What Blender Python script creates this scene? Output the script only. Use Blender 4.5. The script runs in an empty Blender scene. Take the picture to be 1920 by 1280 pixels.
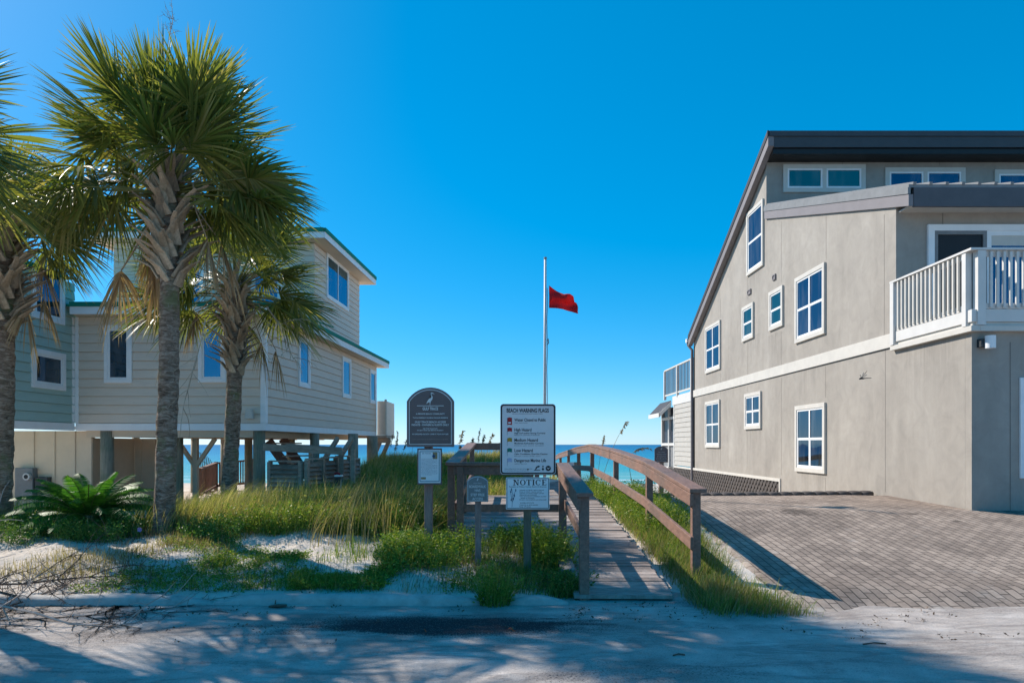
import bpy, bmesh, math, random
import numpy as np
from mathutils import Vector, Matrix, Quaternion

S = bpy.context.scene
COL = S.collection
R = math.radians
random.seed(7)
rng = np.random.default_rng(11)

# ------------------------------------------------------------------ camera, sky, sun, exposure
F = 1280.0                     # focal length in photo pixels (24 mm on a 36 mm sensor, 1920 px wide)
PX, PY, CH = 950.0, 833.0, 1.6  # principal point of the level shift lens, eye height
cam = bpy.data.cameras.new('camera')
cam.lens = 24; cam.sensor_width = 36
cam.shift_x = (960 - PX) / 1920; cam.shift_y = (PY - 640) / 1920
cam.clip_start = .05; cam.clip_end = 60000
co = bpy.data.objects.new('camera', cam); COL.objects.link(co)
co.location = (0, 0, CH); co.rotation_euler = (R(90), 0, 0)
S.camera = co

SUN_AZ, SUN_EL = -56.0, 38.0     # degrees clockwise from +Y, above the horizon
sdir = Vector((math.sin(R(SUN_AZ)) * math.cos(R(SUN_EL)), math.cos(R(SUN_AZ)) * math.cos(R(SUN_EL)), math.sin(R(SUN_EL))))
W = bpy.data.worlds.new('World'); S.world = W; W.use_nodes = True
wn = W.node_tree; wn.nodes.clear()
sky = wn.nodes.new('ShaderNodeTexSky'); sky.sky_type = 'NISHITA'; sky.sun_disc = False
sky.sun_elevation = R(SUN_EL); sky.sun_rotation = R(SUN_AZ)
sky.air_density = 0.7; sky.dust_density = 0.2; sky.ozone_density = 10.0; sky.altitude = 0
hs = wn.nodes.new('ShaderNodeHueSaturation'); hs.inputs['Hue'].default_value = .488; hs.inputs['Saturation'].default_value = 1.55
gm_ = wn.nodes.new('ShaderNodeGamma'); gm_.inputs[1].default_value = .6
bg = wn.nodes.new('ShaderNodeBackground'); bg.inputs['Strength'].default_value = .107
wo = wn.nodes.new('ShaderNodeOutputWorld')
wn.links.new(sky.outputs[0], gm_.inputs[0]); wn.links.new(gm_.outputs[0], hs.inputs['Color']); wn.links.new(hs.outputs[0], bg.inputs[0]); wn.links.new(bg.outputs[0], wo.inputs[0])

sl = bpy.data.lights.new('sun', 'SUN'); sl.energy = 2.0; sl.angle = R(.55); sl.color = (1, .92, .82)
so = bpy.data.objects.new('sun', sl); COL.objects.link(so)
so.rotation_euler = (-sdir).to_track_quat('-Z', 'Y').to_euler()
S.view_settings.view_transform = 'Standard'; S.view_settings.look = 'None'
S.view_settings.exposure = 1.70; S.view_settings.gamma = 1

# ------------------------------------------------------------------ helpers
def P(x, y, d):                # photo pixel at distance d -> point in the world
    return Vector(((x - PX) / F * d, d, CH - (y - PY) / F * d))

def V(*a): return Vector(a)

class MB:
    def __init__(s): s.v = []; s.f = []; s.at = []
    def add(s, vs, fs):
        o = len(s.v); s.v.extend([tuple(p) for p in vs]); s.f.extend([tuple(i + o for i in q) for q in fs]); return s
    def obox(s, o, a, b, c):
        o = Vector(o); a = Vector(a); b = Vector(b); c = Vector(c)
        p = [o, o + a, o + a + b, o + b]; p += [q + c for q in p]
        return s.add(p, [(3, 2, 1, 0), (4, 5, 6, 7), (0, 1, 5, 4), (1, 2, 6, 5), (2, 3, 7, 6), (3, 0, 4, 7)])
    def box(s, x0, x1, y0, y1, z0, z1):
        return s.obox((x0, y0, z0), (x1 - x0, 0, 0), (0, y1 - y0, 0), (0, 0, z1 - z0))
    def beam(s, p0, p1, w, h, up=(0, 0, 1)):
        p0 = Vector(p0); p1 = Vector(p1); d = p1 - p0; up = Vector(up)
        r = d.cross(up)
        if r.length < 1e-5: r = d.cross(Vector((1, 0, 0)))
        r.normalize(); u = r.cross(d).normalized()
        return s.obox(p0 - r * w / 2 - u * h / 2, r * w, d, u * h)
    def prism(s, poly, vec):
        n = len(poly); poly = [Vector(p) for p in poly]; vec = Vector(vec)
        return s.add(poly + [p + vec for p in poly], [tuple(range(n - 1, -1, -1)), tuple(range(n, 2 * n))] + [(i, (i + 1) % n, n + (i + 1) % n, n + i) for i in range(n)])
    def tube(s, path, rad, n=8, flat=1.0):
        path = [Vector(p) for p in path]; m = len(path)
        if not hasattr(rad, '__len__'): rad = [rad] * m
        vs = []; prev = None
        for i, p in enumerate(path):
            d = (path[min(i + 1, m - 1)] - path[max(i - 1, 0)]).normalized()
            if prev is None:
                a = Vector((0, 0, 1)) if abs(d.z) < .9 else Vector((1, 0, 0))
                r = d.cross(a).normalized()
            else:
                r = (prev - d * prev.dot(d)).normalized()
            prev = r; u = d.cross(r)
            for k in range(n):
                t = 2 * math.pi * k / n
                vs.append(p + (r * math.cos(t) + u * math.sin(t) * flat) * rad[i])
        fs = [(i * n + k, i * n + (k + 1) % n, (i + 1) * n + (k + 1) % n, (i + 1) * n + k) for i in range(m - 1) for k in range(n)]
        fs += [tuple(range(n - 1, -1, -1)), tuple((m - 1) * n + k for k in range(n))]
        return s.add(vs, fs)
    def build(s, name, mat, parent=None, smooth=False, bevel=0, sub=0, solid=0):
        return mesh_obj(name, s.v, s.f, mat, parent, smooth, bevel, sub, solid)

def root_loc(o):
    while o.parent: o = o.parent
    return o.location

def mesh_obj(name, v, f, mat, parent=None, smooth=False, bevel=0, sub=0, solid=0, attr=None, recalc=True):
    v = np.asarray(v, dtype=np.float64).reshape(-1, 3)
    if parent is not None: v = v - np.array(root_loc(parent))
    me = bpy.data.meshes.new(name)
    if isinstance(f, np.ndarray):
        k = f.shape[1]
        me.vertices.add(len(v)); me.vertices.foreach_set('co', v.ravel())
        me.loops.add(f.size); me.loops.foreach_set('vertex_index', f.ravel().astype(np.int32))
        me.polygons.add(len(f)); me.polygons.foreach_set('loop_start', np.arange(0, f.size, k, dtype=np.int32))
        me.update(calc_edges=True)
    else:
        me.from_pydata(v.tolist(), [], f); me.update()
        if recalc and len(f) < 6000:
            b = bmesh.new(); b.from_mesh(me); bmesh.ops.recalc_face_normals(b, faces=b.faces); b.to_mesh(me); b.free()
    if smooth: me.polygons.foreach_set('use_smooth', [True] * len(me.polygons))
    if attr is not None:
        a = me.attributes.new('along', 'FLOAT', 'POINT'); a.data.foreach_set('value', np.asarray(attr, dtype=np.float32))
    me.materials.append(mat)
    o = bpy.data.objects.new(name, me); COL.objects.link(o)
    if parent is not None: o.parent = parent
    if solid:
        m = o.modifiers.new('solid', 'SOLIDIFY'); m.thickness = solid; m.offset = 0
    if bevel:
        m = o.modifiers.new('bevel', 'BEVEL'); m.width = bevel; m.segments = 2; m.limit_method = 'ANGLE'
    if sub:
        m = o.modifiers.new('sub', 'SUBSURF'); m.levels = sub; m.render_levels = sub
    return o

def tag(o, label=None, cat=None, group=None, kind=None):
    if label: o['label'] = label
    if cat: o['category'] = cat
    if group: o['group'] = group
    if kind: o['kind'] = kind
    return o

def thing(name, label, cat, loc=(0, 0, 0), group=None):
    o = bpy.data.objects.new(name, None); COL.objects.link(o); o.location = loc
    o.empty_display_size = .2
    return tag(o, label, cat, group)

# value noise in numpy
def _h(i, j, s):
    n = (i * 374761393 + j * 668265263 + s * 974711) & 0xffffffff
    n = ((n ^ (n >> 13)) * 1274126177) & 0xffffffff
    return ((n ^ (n >> 16)) & 0xffff) / 65535.0
def vnoise(x, y, s=0):
    x = np.asarray(x, float); y = np.asarray(y, float)
    i = np.floor(x).astype(np.int64); j = np.floor(y).astype(np.int64)
    u = x - i; w = y - j; u = u * u * (3 - 2 * u); w = w * w * (3 - 2 * w)
    return (_h(i, j, s) * (1 - u) + _h(i + 1, j, s) * u) * (1 - w) + (_h(i, j + 1, s) * (1 - u) + _h(i + 1, j + 1, s) * u) * w
def fbm(x, y, s=0, o=4):
    t = 0; a = .5; x = np.asarray(x, float); y = np.asarray(y, float)
    for k in range(o):
        t = t + a * (vnoise(x, y, s + k) - .5); x = x * 2.03 + 5.1; y = y * 2.03 + 1.7; a *= .5
    return t
def ss(a, b, x):
    t = np.clip((np.asarray(x, float) - a) / (b - a), 0, 1); return t * t * (3 - 2 * t)

# ------------------------------------------------------------------ materials
def nodes(name):
    m = bpy.data.materials.new(name); m.use_nodes = True
    nt = m.node_tree; return m, nt, nt.nodes['Principled BSDF']
def N(nt, t, **k):
    n = nt.nodes.new(t)
    for a, b in k.items(): setattr(n, a, b)
    return n
def noise(nt, vec, scale, detail=5, rough=.6, dist=0):
    n = N(nt, 'ShaderNodeTexNoise'); n.inputs['Scale'].default_value = scale; n.inputs['Detail'].default_value = detail
    n.inputs['Roughness'].default_value = rough; n.inputs['Distortion'].default_value = dist
    nt.links.new(vec, n.inputs['Vector']); return n.outputs['Fac']
def ramp(nt, fac, stops):
    r = N(nt, 'ShaderNodeValToRGB'); e = r.color_ramp.elements
    while len(e) < len(stops): e.new(.5)
    for q, (p, c) in zip(e, stops):
        q.position = p; q.color = (*c, 1) if len(c) == 3 else c
    nt.links.new(fac, r.inputs[0]); return r.outputs[0]
def mix(nt, fac, a, b, mode='MIX'):
    n = N(nt, 'ShaderNodeMix', data_type='RGBA', blend_type=mode)
    for sock, val in ((n.inputs[0], fac), (n.inputs[6], a), (n.inputs[7], b)):
        if hasattr(val, 'links'): nt.links.new(val, sock)
        elif isinstance(val, (int, float)): sock.default_value = val
        else: sock.default_value = (*val, 1)
    return n.outputs[2]
def mth(nt, op, a, b=None, clamp=False):
    n = N(nt, 'ShaderNodeMath', operation=op, use_clamp=clamp)
    for i, val in enumerate((a, b)):
        if val is None: continue
        if hasattr(val, 'links'): nt.links.new(val, n.inputs[i])
        else: n.inputs[i].default_value = val
    return n.outputs[0]
def coord(nt, which='Object', scale=None):
    t = N(nt, 'ShaderNodeTexCoord'); o = t.outputs[which]
    if scale:
        m = N(nt, 'ShaderNodeMapping'); m.inputs['Scale'].default_value = scale; nt.links.new(o, m.inputs[0]); o = m.outputs[0]
    return o
def pos(nt):
    g = N(nt, 'ShaderNodeNewGeometry'); return g.outputs['Position']
def island(nt):
    return N(nt, 'ShaderNodeNewGeometry').outputs['Random Per Island']
def bump(nt, bs, h, strength, dist=.02):
    b = N(nt, 'ShaderNodeBump'); b.inputs['Strength'].default_value = strength; b.inputs['Distance'].default_value = dist
    nt.links.new(h, b.inputs['Height']); nt.links.new(b.outputs[0], bs.inputs['Normal'])

def sc(c, k): return tuple(min(1, q * k) for q in c)

def plain(name, c, rough=.7, vary=.12, scale=4, bmp=.0, bscale=60, metallic=0, stretch=None, isl=0, spec=.4, lo=None):
    m, nt, bs = nodes(name)
    v = coord(nt, 'Object', stretch) if stretch else coord(nt)
    f = noise(nt, v, scale, 6, .65)
    colr = ramp(nt, f, [(.3, lo or sc(c, 1 - vary)), (.7, sc(c, 1 + vary))])
    if isl:
        k = ramp(nt, island(nt), [(0, (1 - isl,) * 3), (1, (1 + isl * .6,) * 3)])
        colr = mix(nt, 1.0, colr, k, 'MULTIPLY')
    nt.links.new(colr, bs.inputs['Base Color'])
    bs.inputs['Roughness'].default_value = rough; bs.inputs['Metallic'].default_value = metallic
    bs.inputs['Specular IOR Level'].default_value = spec
    if bmp: bump(nt, bs, noise(nt, v, bscale, 4, .7), bmp, .01)
    return m

def leafmat(name, stops, transl=.35, rough=.55, along=None, spec=.3):
    """island-varied leaf colours; 'along' = colour that the tips turn to"""
    m, nt, bs = nodes(name)
    c = ramp(nt, island(nt), stops)
    if along:
        a = N(nt, 'ShaderNodeAttribute', attribute_name='along')
        k = ramp(nt, a.outputs['Fac'], along)
        c = mix(nt, N_sep(nt, k), c, along[-1][1])
    nt.links.new(c, bs.inputs['Base Color']); bs.inputs['Roughness'].default_value = rough
    bs.inputs['Specular IOR Level'].default_value = spec
    tr = N(nt, 'ShaderNodeBsdfTranslucent'); nt.links.new(mix(nt, 1.0, c, (1.0, 1.0, .45), 'MULTIPLY'), tr.inputs[0])
    mx = N(nt, 'ShaderNodeMixShader'); mx.inputs[0].default_value = transl
    nt.links.new(bs.outputs[0], mx.inputs[1]); nt.links.new(tr.outputs[0], mx.inputs[2])
    nt.links.new(mx.outputs[0], nt.nodes['Material Output'].inputs[0])
    return m
def N_sep(nt, c):
    s = N(nt, 'ShaderNodeSeparateColor'); nt.links.new(c, s.inputs[0]); return s.outputs[2]

def wood(name, c, c2, rough=.75, axis=(1, 14, 14), isl=.18):
    m, nt, bs = nodes(name)
    v = coord(nt, 'Object', axis)
    f = noise(nt, v, 3.2, 7, .7, .4)
    g = noise(nt, coord(nt), 1.7, 4, .6)
    colr = mix(nt, ramp(nt, g, [(.42, (0, 0, 0)), (.62, (1, 1, 1))]), ramp(nt, f, [(.32, sc(c, .62)), (.66, sc(c, 1.2))]), ramp(nt, f, [(.3, sc(c2, .6)), (.7, sc(c2, 1.2))]))
    colr = mix(nt, 1.0, colr, ramp(nt, island(nt), [(0, (1 - isl,) * 3), (1, (1 + isl,) * 3)]), 'MULTIPLY')
    nt.links.new(colr, bs.inputs['Base Color']); bs.inputs['Roughness'].default_value = rough
    bump(nt, bs, f, .5, .006)
    return m

def glass(name, c=(.06, .16, .26), refl=.5):
    m, nt, bs = nodes(name)
    room = noise(nt, coord(nt, 'Object', (2.2, 2.2, .5)), 1.3, 3, .5)
    nt.links.new(ramp(nt, room, [(.46, (.004, .006, .009)), (.56, (.05, .05, .048)), (.7, (.10, .095, .085))]), bs.inputs['Base Color']); bs.inputs['Roughness'].default_value = .05
    g = N(nt, 'ShaderNodeBsdfGlossy'); g.inputs['Roughness'].default_value = .02; g.inputs['Color'].default_value = (*c, 1)
    f = noise(nt, pos(nt), .8, 2)
    b = N(nt, 'ShaderNodeBump'); b.inputs['Strength'].default_value = .10; b.inputs['Distance'].default_value = .05
    nt.links.new(f, b.inputs['Height']); nt.links.new(b.outputs[0], g.inputs['Normal'])
    mx = N(nt, 'ShaderNodeMixShader'); mx.inputs[0].default_value = refl
    nt.links.new(bs.outputs[0], mx.inputs[1]); nt.links.new(g.outputs[0], mx.inputs[2])
    nt.links.new(mx.outputs[0], nt.nodes['Material Output'].inputs[0])
    return m

MAT = {}
MAT['white'] = plain('white_paint', (.80, .80, .80), .5, .05, 3, .1, 40)
MAT['cream'] = plain('cream_trim', (.56, .53, .48), .6, .07, 3, .15, 40)
MAT['beige'] = plain('beige_siding', (.68, .575, .475), .62, .06, 2.2, .12, 80, stretch=(1, 1, 6))
MAT['sage'] = plain('sage_siding', (.36, .50, .46), .62, .06, 2.2, .12, 80, stretch=(1, 1, 6))
MAT['batten'] = plain('beige_panel', (.68, .53, .39), .7, .08, 2, .2, 60)
MAT['greenroof'] = plain('green_metal_roof', (.008, .20, .135), .65, .1, 2, 0, spec=.2)
MAT['darkroof'] = plain('dark_metal_roof', (.045, .043, .048), .6, .15, 2, .05, 30, spec=.25)
MAT['fascia'] = plain('mauve_grey_fascia', (.20, .18, .185), .6, .08, 2, .1, 40)
MAT['soffit'] = plain('soffit', (.6, .48, .36), .7, .05, 2)
MAT['pile'] = wood('piling_wood', (.29, .25, .185), (.21, .21, .14), axis=(12, 12, 1))
MAT['greywood'] = wood('grey_weathered_wood', (.36, .29, .225), (.25, .20, .155), axis=(2, 2, 9))
MAT['redwood'] = wood('red_stained_wood', (.17, .085, .06), (.12, .07, .052), axis=(8, 8, 2))
MAT['brown'] = wood('brown_stained_rail', (.26, .145, .105), (.20, .128, .10), rough=.62, axis=(9, 2, 9), isl=.1)
MAT['glass'] = glass('window_glass', (.09, .33, .52), .5)
MAT['glassnavy'] = glass('navy_window_glass', (.07, .15, .24), .5)
MAT['porch'] = plain('porch_siding', (.43, .405, .365), .6, .07, 3, .15, 40)
MAT['railwhite'] = plain('balcony_paint', (.60, .585, .56), .55, .06, 3, .1, 40)
MAT['glassdark'] = glass('dark_window_glass', (.08, .20, .36), .35)
MAT['glassgreen'] = glass('green_window_glass', (.13, .27, .23), .5)
MAT['metal'] = plain('grey_metal', (.20, .205, .21), .6, .12, 5, spec=.25)
MAT['darkmetal'] = plain('dark_grey_metal', (.05, .055, .06), .5, .2, 5, metallic=.3)
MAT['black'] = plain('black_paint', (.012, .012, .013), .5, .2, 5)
MAT['red'] = plain('red_cloth', (.36, .012, .014), .7, .15, 6)
MAT['teal'] = plain('teal_plastic', (.02, .27, .25), .45, .1, 4)
MAT['lattice'] = plain('dark_brown_lattice', (.075, .062, .056), .7, .25, 6)
MAT['crawlshade'] = plain('crawlspace_shade', (.012, .011, .010), .9, .2, 3)

def ramp_f(nt, fac, a, b, k):
    return mth(nt, 'MULTIPLY', mth(nt, 'DIVIDE', mth(nt, 'SUBTRACT', fac, a), b - a, clamp=True), k)
def stucco():
    m, nt, bs = nodes('stucco')
    v = coord(nt)
    a = noise(nt, coord(nt, 'Object', (1, 1, .35)), 1.1, 6, .62)
    b = noise(nt, coord(nt, 'Object', (1, 1.3, .22)), 1.4, 6, .65)
    c = ramp(nt, a, [(.28, (.275, .25, .22)), (.55, (.335, .307, .27)), (.8, (.38, .352, .315))])
    c = mix(nt, ramp(nt, b, [(.5, (0, 0, 0)), (.8, (.30, .30, .30))]), c, (.21, .19, .168))
    sp = N(nt, 'ShaderNodeSeparateXYZ'); nt.links.new(pos(nt), sp.inputs[0])
    st = None                                      # rain streaks below the sills: y range, sill height, length
    for (y0, y1, zs, ln) in ((16.05, 17.6, 3.75, 1.3), (16.0, 17.6, .98, .7), (23.9, 25.6, 4.4, 1.0), (18.5, 19.7, 4.7, .8), (20.1, 21.3, 4.9, .8), (19.9, 21.3, 6.85, 1.1), (20.0, 21.4, 2.05, .8), (23.9, 25.6, 1.5, .7), (11.2, 13.1, 3.4, 1.1)):
        mid, hw = (y0 + y1) / 2, (y1 - y0) / 2
        e = mth(nt, 'SUBTRACT', 1.0, mth(nt, 'DIVIDE', mth(nt, 'ABSOLUTE', mth(nt, 'SUBTRACT', sp.outputs[1], mid)), hw), clamp=True)
        e = mth(nt, 'MULTIPLY', e, 3.0, clamp=True)
        d = mth(nt, 'DIVIDE', mth(nt, 'SUBTRACT', zs, sp.outputs[2]), ln)
        e = mth(nt, 'MULTIPLY', e, mth(nt, 'MULTIPLY', mth(nt, 'GREATER_THAN', d, 0), mth(nt, 'SUBTRACT', 1.0, d, clamp=True)))
        st = e if st is None else mth(nt, 'MAXIMUM', st, e)
    sn = noise(nt, coord(nt, 'Object', (1, 5, .25)), 2.2, 5, .7)
    c = mix(nt, mth(nt, 'MULTIPLY', st, ramp_f(nt, sn, .38, .68, .6)), c, (.17, .155, .138))
    # grime near the ground
    gr = mth(nt, 'SUBTRACT', 1.0, mth(nt, 'DIVIDE', mth(nt, 'SUBTRACT', sp.outputs[2], .45), .75), clamp=True)
    c = mix(nt, mth(nt, 'MULTIPLY', gr, ramp_f(nt, noise(nt, v, 3.3, 6, .7), .4, .7, .45)), c, (.25, .22, .19))
    g = noise(nt, v, 2.6, 6, .7, .8)
    c = mix(nt, 1.0, c, ramp(nt, g, [(.3, (.88, .88, .885)), (.7, (1.08, 1.075, 1.07))]), 'MULTIPLY')
    nt.links.new(c, bs.inputs['Base Color']); bs.inputs['Roughness'].default_value = .85
    bump(nt, bs, noise(nt, v, 70, 4, .7), .35, .008)
    return m
MAT['stucco'] = stucco()
# ------------------------------------------------------------------ terrain
def wz(y): return np.interp(y, [6.9, 8.7, 11, 13.6, 17, 20, 27, 34], [.05, .21, .41, .55, .56, .52, .25, -.2])
def gz(x, y, rough=True):
    x = np.asarray(x, float); y = np.asarray(y, float)
    left = np.interp(y, [-60, 6.72, 6.98, 8.0, 9.2, 11, 14, 17, 20, 25, 29, 35, 45, 80, 135], [-.03, -.03, .055, .17, .30, .36, .34, .34, .5, .92, .72, -.6, -3, -4, -5.6])
    house = np.interp(y, [11, 14, 17, 30, 34, 45, 80, 135], [.36, .22, .08, -.1, -.8, -3, -4, -5.6])
    strip = np.where(y < 34, wz(y) - .10, left) + .06 * ss(1.75, 2.2, x) * ss(6.5, 8, y) * ss(2.9, 2.4, x)
    strip = np.where(y < 7.0, np.interp(y, [6.3, 6.75], [-.03, -.05]), strip)
    right = np.interp(y, [-60, 6.1, 6.6, 7.1, 11, 13.5, 13.9, 14.3, 30, 45, 80, 135], [-.06, -.06, -.03, .075, .53, .585, .3, -.2, -.5, -3, -4, -5.6])
    z = left + (house - left) * (1 - ss(-5.9, -4.3, x)) * ss(11, 14, y)
    z = z + (strip - z) * ss(.15, .72, x)
    z = z + (right - z) * ss(2.1, 2.75, x)
    plat = ss(-1.0, -.8, x) * ss(.9, .75, x) * ss(9.0, 9.25, y) * ss(14.4, 14.2, y)
    z = np.where(plat > 0, z + (np.minimum(z, wz(y) - .13) - z) * plat, z)
    if rough:
        bank = ss(6.8, 8.2, y) * (1 - ss(.3, .9, x)) * (1 - ss(30, 60, y) * .6)
        far = ss(15, 20, y) * ss(-6, -4, x) * ss(5, 2.5, x) * (1 - ss(45, 60, y))
        z = z + fbm(x * .9, y * .9, 3) * .26 * bank + fbm(x * 3.1, y * 3.1, 9) * .10 * bank + fbm(x * 11, y * 11, 5, 3) * .035 * np.maximum(bank, .35)
        z = z - .06 * ss(2.75, 3.1, x) * ss(13.7, 13.4, y) * ss(5.6, 6.2, y)
        z = z + fbm(x * .35, y * .35, 21) * .9 * far
        z = z + fbm(x * 4, y * 4, 31, 3) * (.05 - .025 * ss(1.5, 2.8, x)) * ss(5.6, 6.6, y) * ss(7.6, 6.8, y)
    return z

def grid_mesh(name, xs, ys, zf, mat, kind='structure'):
    X, Y = np.meshgrid(xs, ys); Z = zf(X, Y)
    v = np.stack([X, Y, Z], -1).reshape(-1, 3); nx, ny = len(xs), len(ys)
    i = np.arange(ny - 1)[:, None] * nx + np.arange(nx - 1)[None, :]
    f = np.stack([i, i + 1, i + nx + 1, i + nx], -1).reshape(-1, 4)
    return tag(mesh_obj(name, v, f, mat, smooth=True), kind=kind)

def ground_mat():
    m, nt, bs = nodes('dune_sand')
    p = pos(nt)
    big = noise(nt, p, .7, 5, .6); fine = noise(nt, p, 9, 6, .75); grain = noise(nt, p, 170, 3, .7)
    c = ramp(nt, big, [(.3, (.56, .475, .40)), (.55, (.69, .60, .515)), (.75, (.76, .69, .61))])
    lit = ramp(nt, fine, [(.53, (0, 0, 0)), (.68, (1, 1, 1))])
    lit2 = ramp(nt, noise(nt, p, 1.3, 4, .7), [(.44, (0, 0, 0)), (.62, (.75, .75, .75))])
    c = mix(nt, mix(nt, 1.0, lit, lit2, 'MULTIPLY'), c, (.15, .115, .08))          # leaf litter and dry stems
    c = mix(nt, 1.0, c, ramp(nt, grain, [(.3, (.78, .78, .78)), (.7, (1.12, 1.12, 1.12))]), 'MULTIPLY')
    nt.links.new(c, bs.inputs['Base Color']); bs.inputs['Roughness'].default_value = .95; bs.inputs['Specular IOR Level'].default_value = .1
    h = mth(nt, 'ADD', mth(nt, 'MULTIPLY', noise(nt, p, 16, 5, .65), 1.0), mth(nt, 'MULTIPLY', grain, .12))
    bump(nt, bs, h, .6, .04)
    return m
xs = np.concatenate([np.linspace(-90, -11, 34), np.linspace(-10.9, 8.4, 300), np.linspace(8.7, 90, 36)])
ys = np.concatenate([np.linspace(-40, 5.3, 26), np.linspace(5.36, 15.5, 170), np.linspace(15.7, 36, 90), np.linspace(37, 140, 60)])
grid_mesh('ground', xs, ys, gz, ground_mat())

def road_mat():
    m, nt, bs = nodes('sandy_asphalt')
    p = pos(nt)
    sp = N(nt, 'ShaderNodeSeparateXYZ'); nt.links.new(p, sp.inputs[0])
    sm = N(nt, 'ShaderNodeMapping'); sm.inputs['Scale'].default_value = (.45, 1.7, 1); nt.links.new(p, sm.inputs[0])
    drift = noise(nt, sm.outputs[0], 1.0, 6, .62, .6)
    grit = noise(nt, p, 55, 4, .8)
    vor = N(nt, 'ShaderNodeTexVoronoi'); vor.inputs['Scale'].default_value = 62; nt.links.new(p, vor.inputs['Vector'])
    # bare strip of asphalt by the kerb, and the bare lane to the lower left
    ex = mth(nt, 'DIVIDE', mth(nt, 'ADD', sp.outputs[0], .55), 1.75); ey = mth(nt, 'DIVIDE', mth(nt, 'SUBTRACT', sp.outputs[1], 6.05), .40)
    wb_ = mth(nt, 'MULTIPLY', mth(nt, 'SUBTRACT', noise(nt, sm.outputs[0], 3.2, 5, .7), .5), 1.5)
    ex = mth(nt, 'ADD', ex, wb_); ey = mth(nt, 'ADD', ey, mth(nt, 'MULTIPLY', wb_, .8))
    e1 = mth(nt, 'SUBTRACT', 1.0, mth(nt, 'SQRT', mth(nt, 'ADD', mth(nt, 'MULTIPLY', ex, ex), mth(nt, 'MULTIPLY', ey, ey))))
    e1 = mth(nt, 'MULTIPLY', e1, 1.3)
    ex2 = mth(nt, 'DIVIDE', mth(nt, 'ADD', sp.outputs[0], 4.2), 1.0); ey2 = mth(nt, 'DIVIDE', mth(nt, 'SUBTRACT', sp.outputs[1], 4.45), .32)
    e2 = mth(nt, 'SUBTRACT', 1.0, mth(nt, 'SQRT', mth(nt, 'ADD', mth(nt, 'MULTIPLY', ex2, ex2), mth(nt, 'MULTIPLY', ey2, ey2))))
    base = mth(nt, 'MULTIPLY', mth(nt, 'SUBTRACT', drift, .5), 3.2)
    base = mth(nt, 'SUBTRACT', base, .22)
    bare = mth(nt, 'MAXIMUM', mth(nt, 'MAXIMUM', e1, mth(nt, 'MULTIPLY', e2, .9)), mth(nt, 'MULTIPLY', base, .55))
    bare = mth(nt, 'ADD', bare, mth(nt, 'MULTIPLY', mth(nt, 'SUBTRACT', grit, .5), 2.6))
    k = ramp(nt, bare, [(.0, (0, 0, 0)), (.5, (1, 1, 1))])
    asp = ramp(nt, vor.outputs['Distance'], [(.05, (.20, .19, .185)), (.4, (.042, .040, .044))])
    c = ramp(nt, noise(nt, p, 1.3, 6, .65), [(.3, (.38, .325, .29)), (.5, (.55, .48, .43)), (.66, (.72, .645, .585))])
    c = mix(nt, 1.0, c, ramp(nt, noise(nt, p, 190, 3, .8), [(.3, (.72, .72, .72)), (.7, (1.16, 1.16, 1.16))]), 'MULTIPLY')
    c = mix(nt, 1.0, c, ramp(nt, grit, [(.32, (.62, .60, .60)), (.5, (1, 1, 1)), (.7, (1.12, 1.11, 1.1))]), 'MULTIPLY')
    c = mix(nt, mth(nt, 'MULTIPLY', ramp_f(nt, noise(nt, sm.outputs[0], 2.3, 7, .75, .8), .50, .60, .55), 1.0), c, (.22, .19, .175))
    c = mix(nt, k, c, asp)
    nt.links.new(c, bs.inputs['Base Color']); bs.inputs['Roughness'].default_value = .9; bs.inputs['Specular IOR Level'].default_value = .15
    h = mth(nt, 'ADD', mth(nt, 'MULTIPLY', noise(nt, sm.outputs[0], 7, 6, .7), 1.4), mth(nt, 'MULTIPLY', grit, .35))
    # tyre tread printed in the sand on the left
    tr = mth(nt, 'SINE', mth(nt, 'MULTIPLY', sp.outputs[0], 62))
    w1 = mth(nt, 'SUBTRACT', 1.0, mth(nt, 'MULTIPLY', mth(nt, 'ABSOLUTE', mth(nt, 'SUBTRACT', sp.outputs[1], mth(nt, 'ADD', 4.98, mth(nt, 'MULTIPLY', sp.outputs[0], .012)))), 9), clamp=True)
    w2 = mth(nt, 'SUBTRACT', 1.0, mth(nt, 'MULTIPLY', mth(nt, 'ABSOLUTE', mth(nt, 'SUBTRACT', sp.outputs[1], mth(nt, 'ADD', 6.32, mth(nt, 'MULTIPLY', sp.outputs[0], .06)))), 9), clamp=True)
    xm = ramp(nt, mth(nt, 'MULTIPLY', mth(nt, 'ADD', sp.outputs[0], 6), .25), [(.0, (1, 1, 1)), (.62, (1, 1, 1)), (.9, (0, 0, 0))])
    h = mth(nt, 'ADD', h, mth(nt, 'MULTIPLY', mth(nt, 'MULTIPLY', mth(nt, 'ADD', w1, w2), tr), mth(nt, 'MULTIPLY', N_sep(nt, xm), .22)))
    bump(nt, bs, h, .8, .03)
    return m
grid_mesh('road', np.linspace(-60, 60, 121), np.linspace(-30, 7.5, 60), lambda X, Y: X * 0 + 0.0, road_mat())

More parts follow.
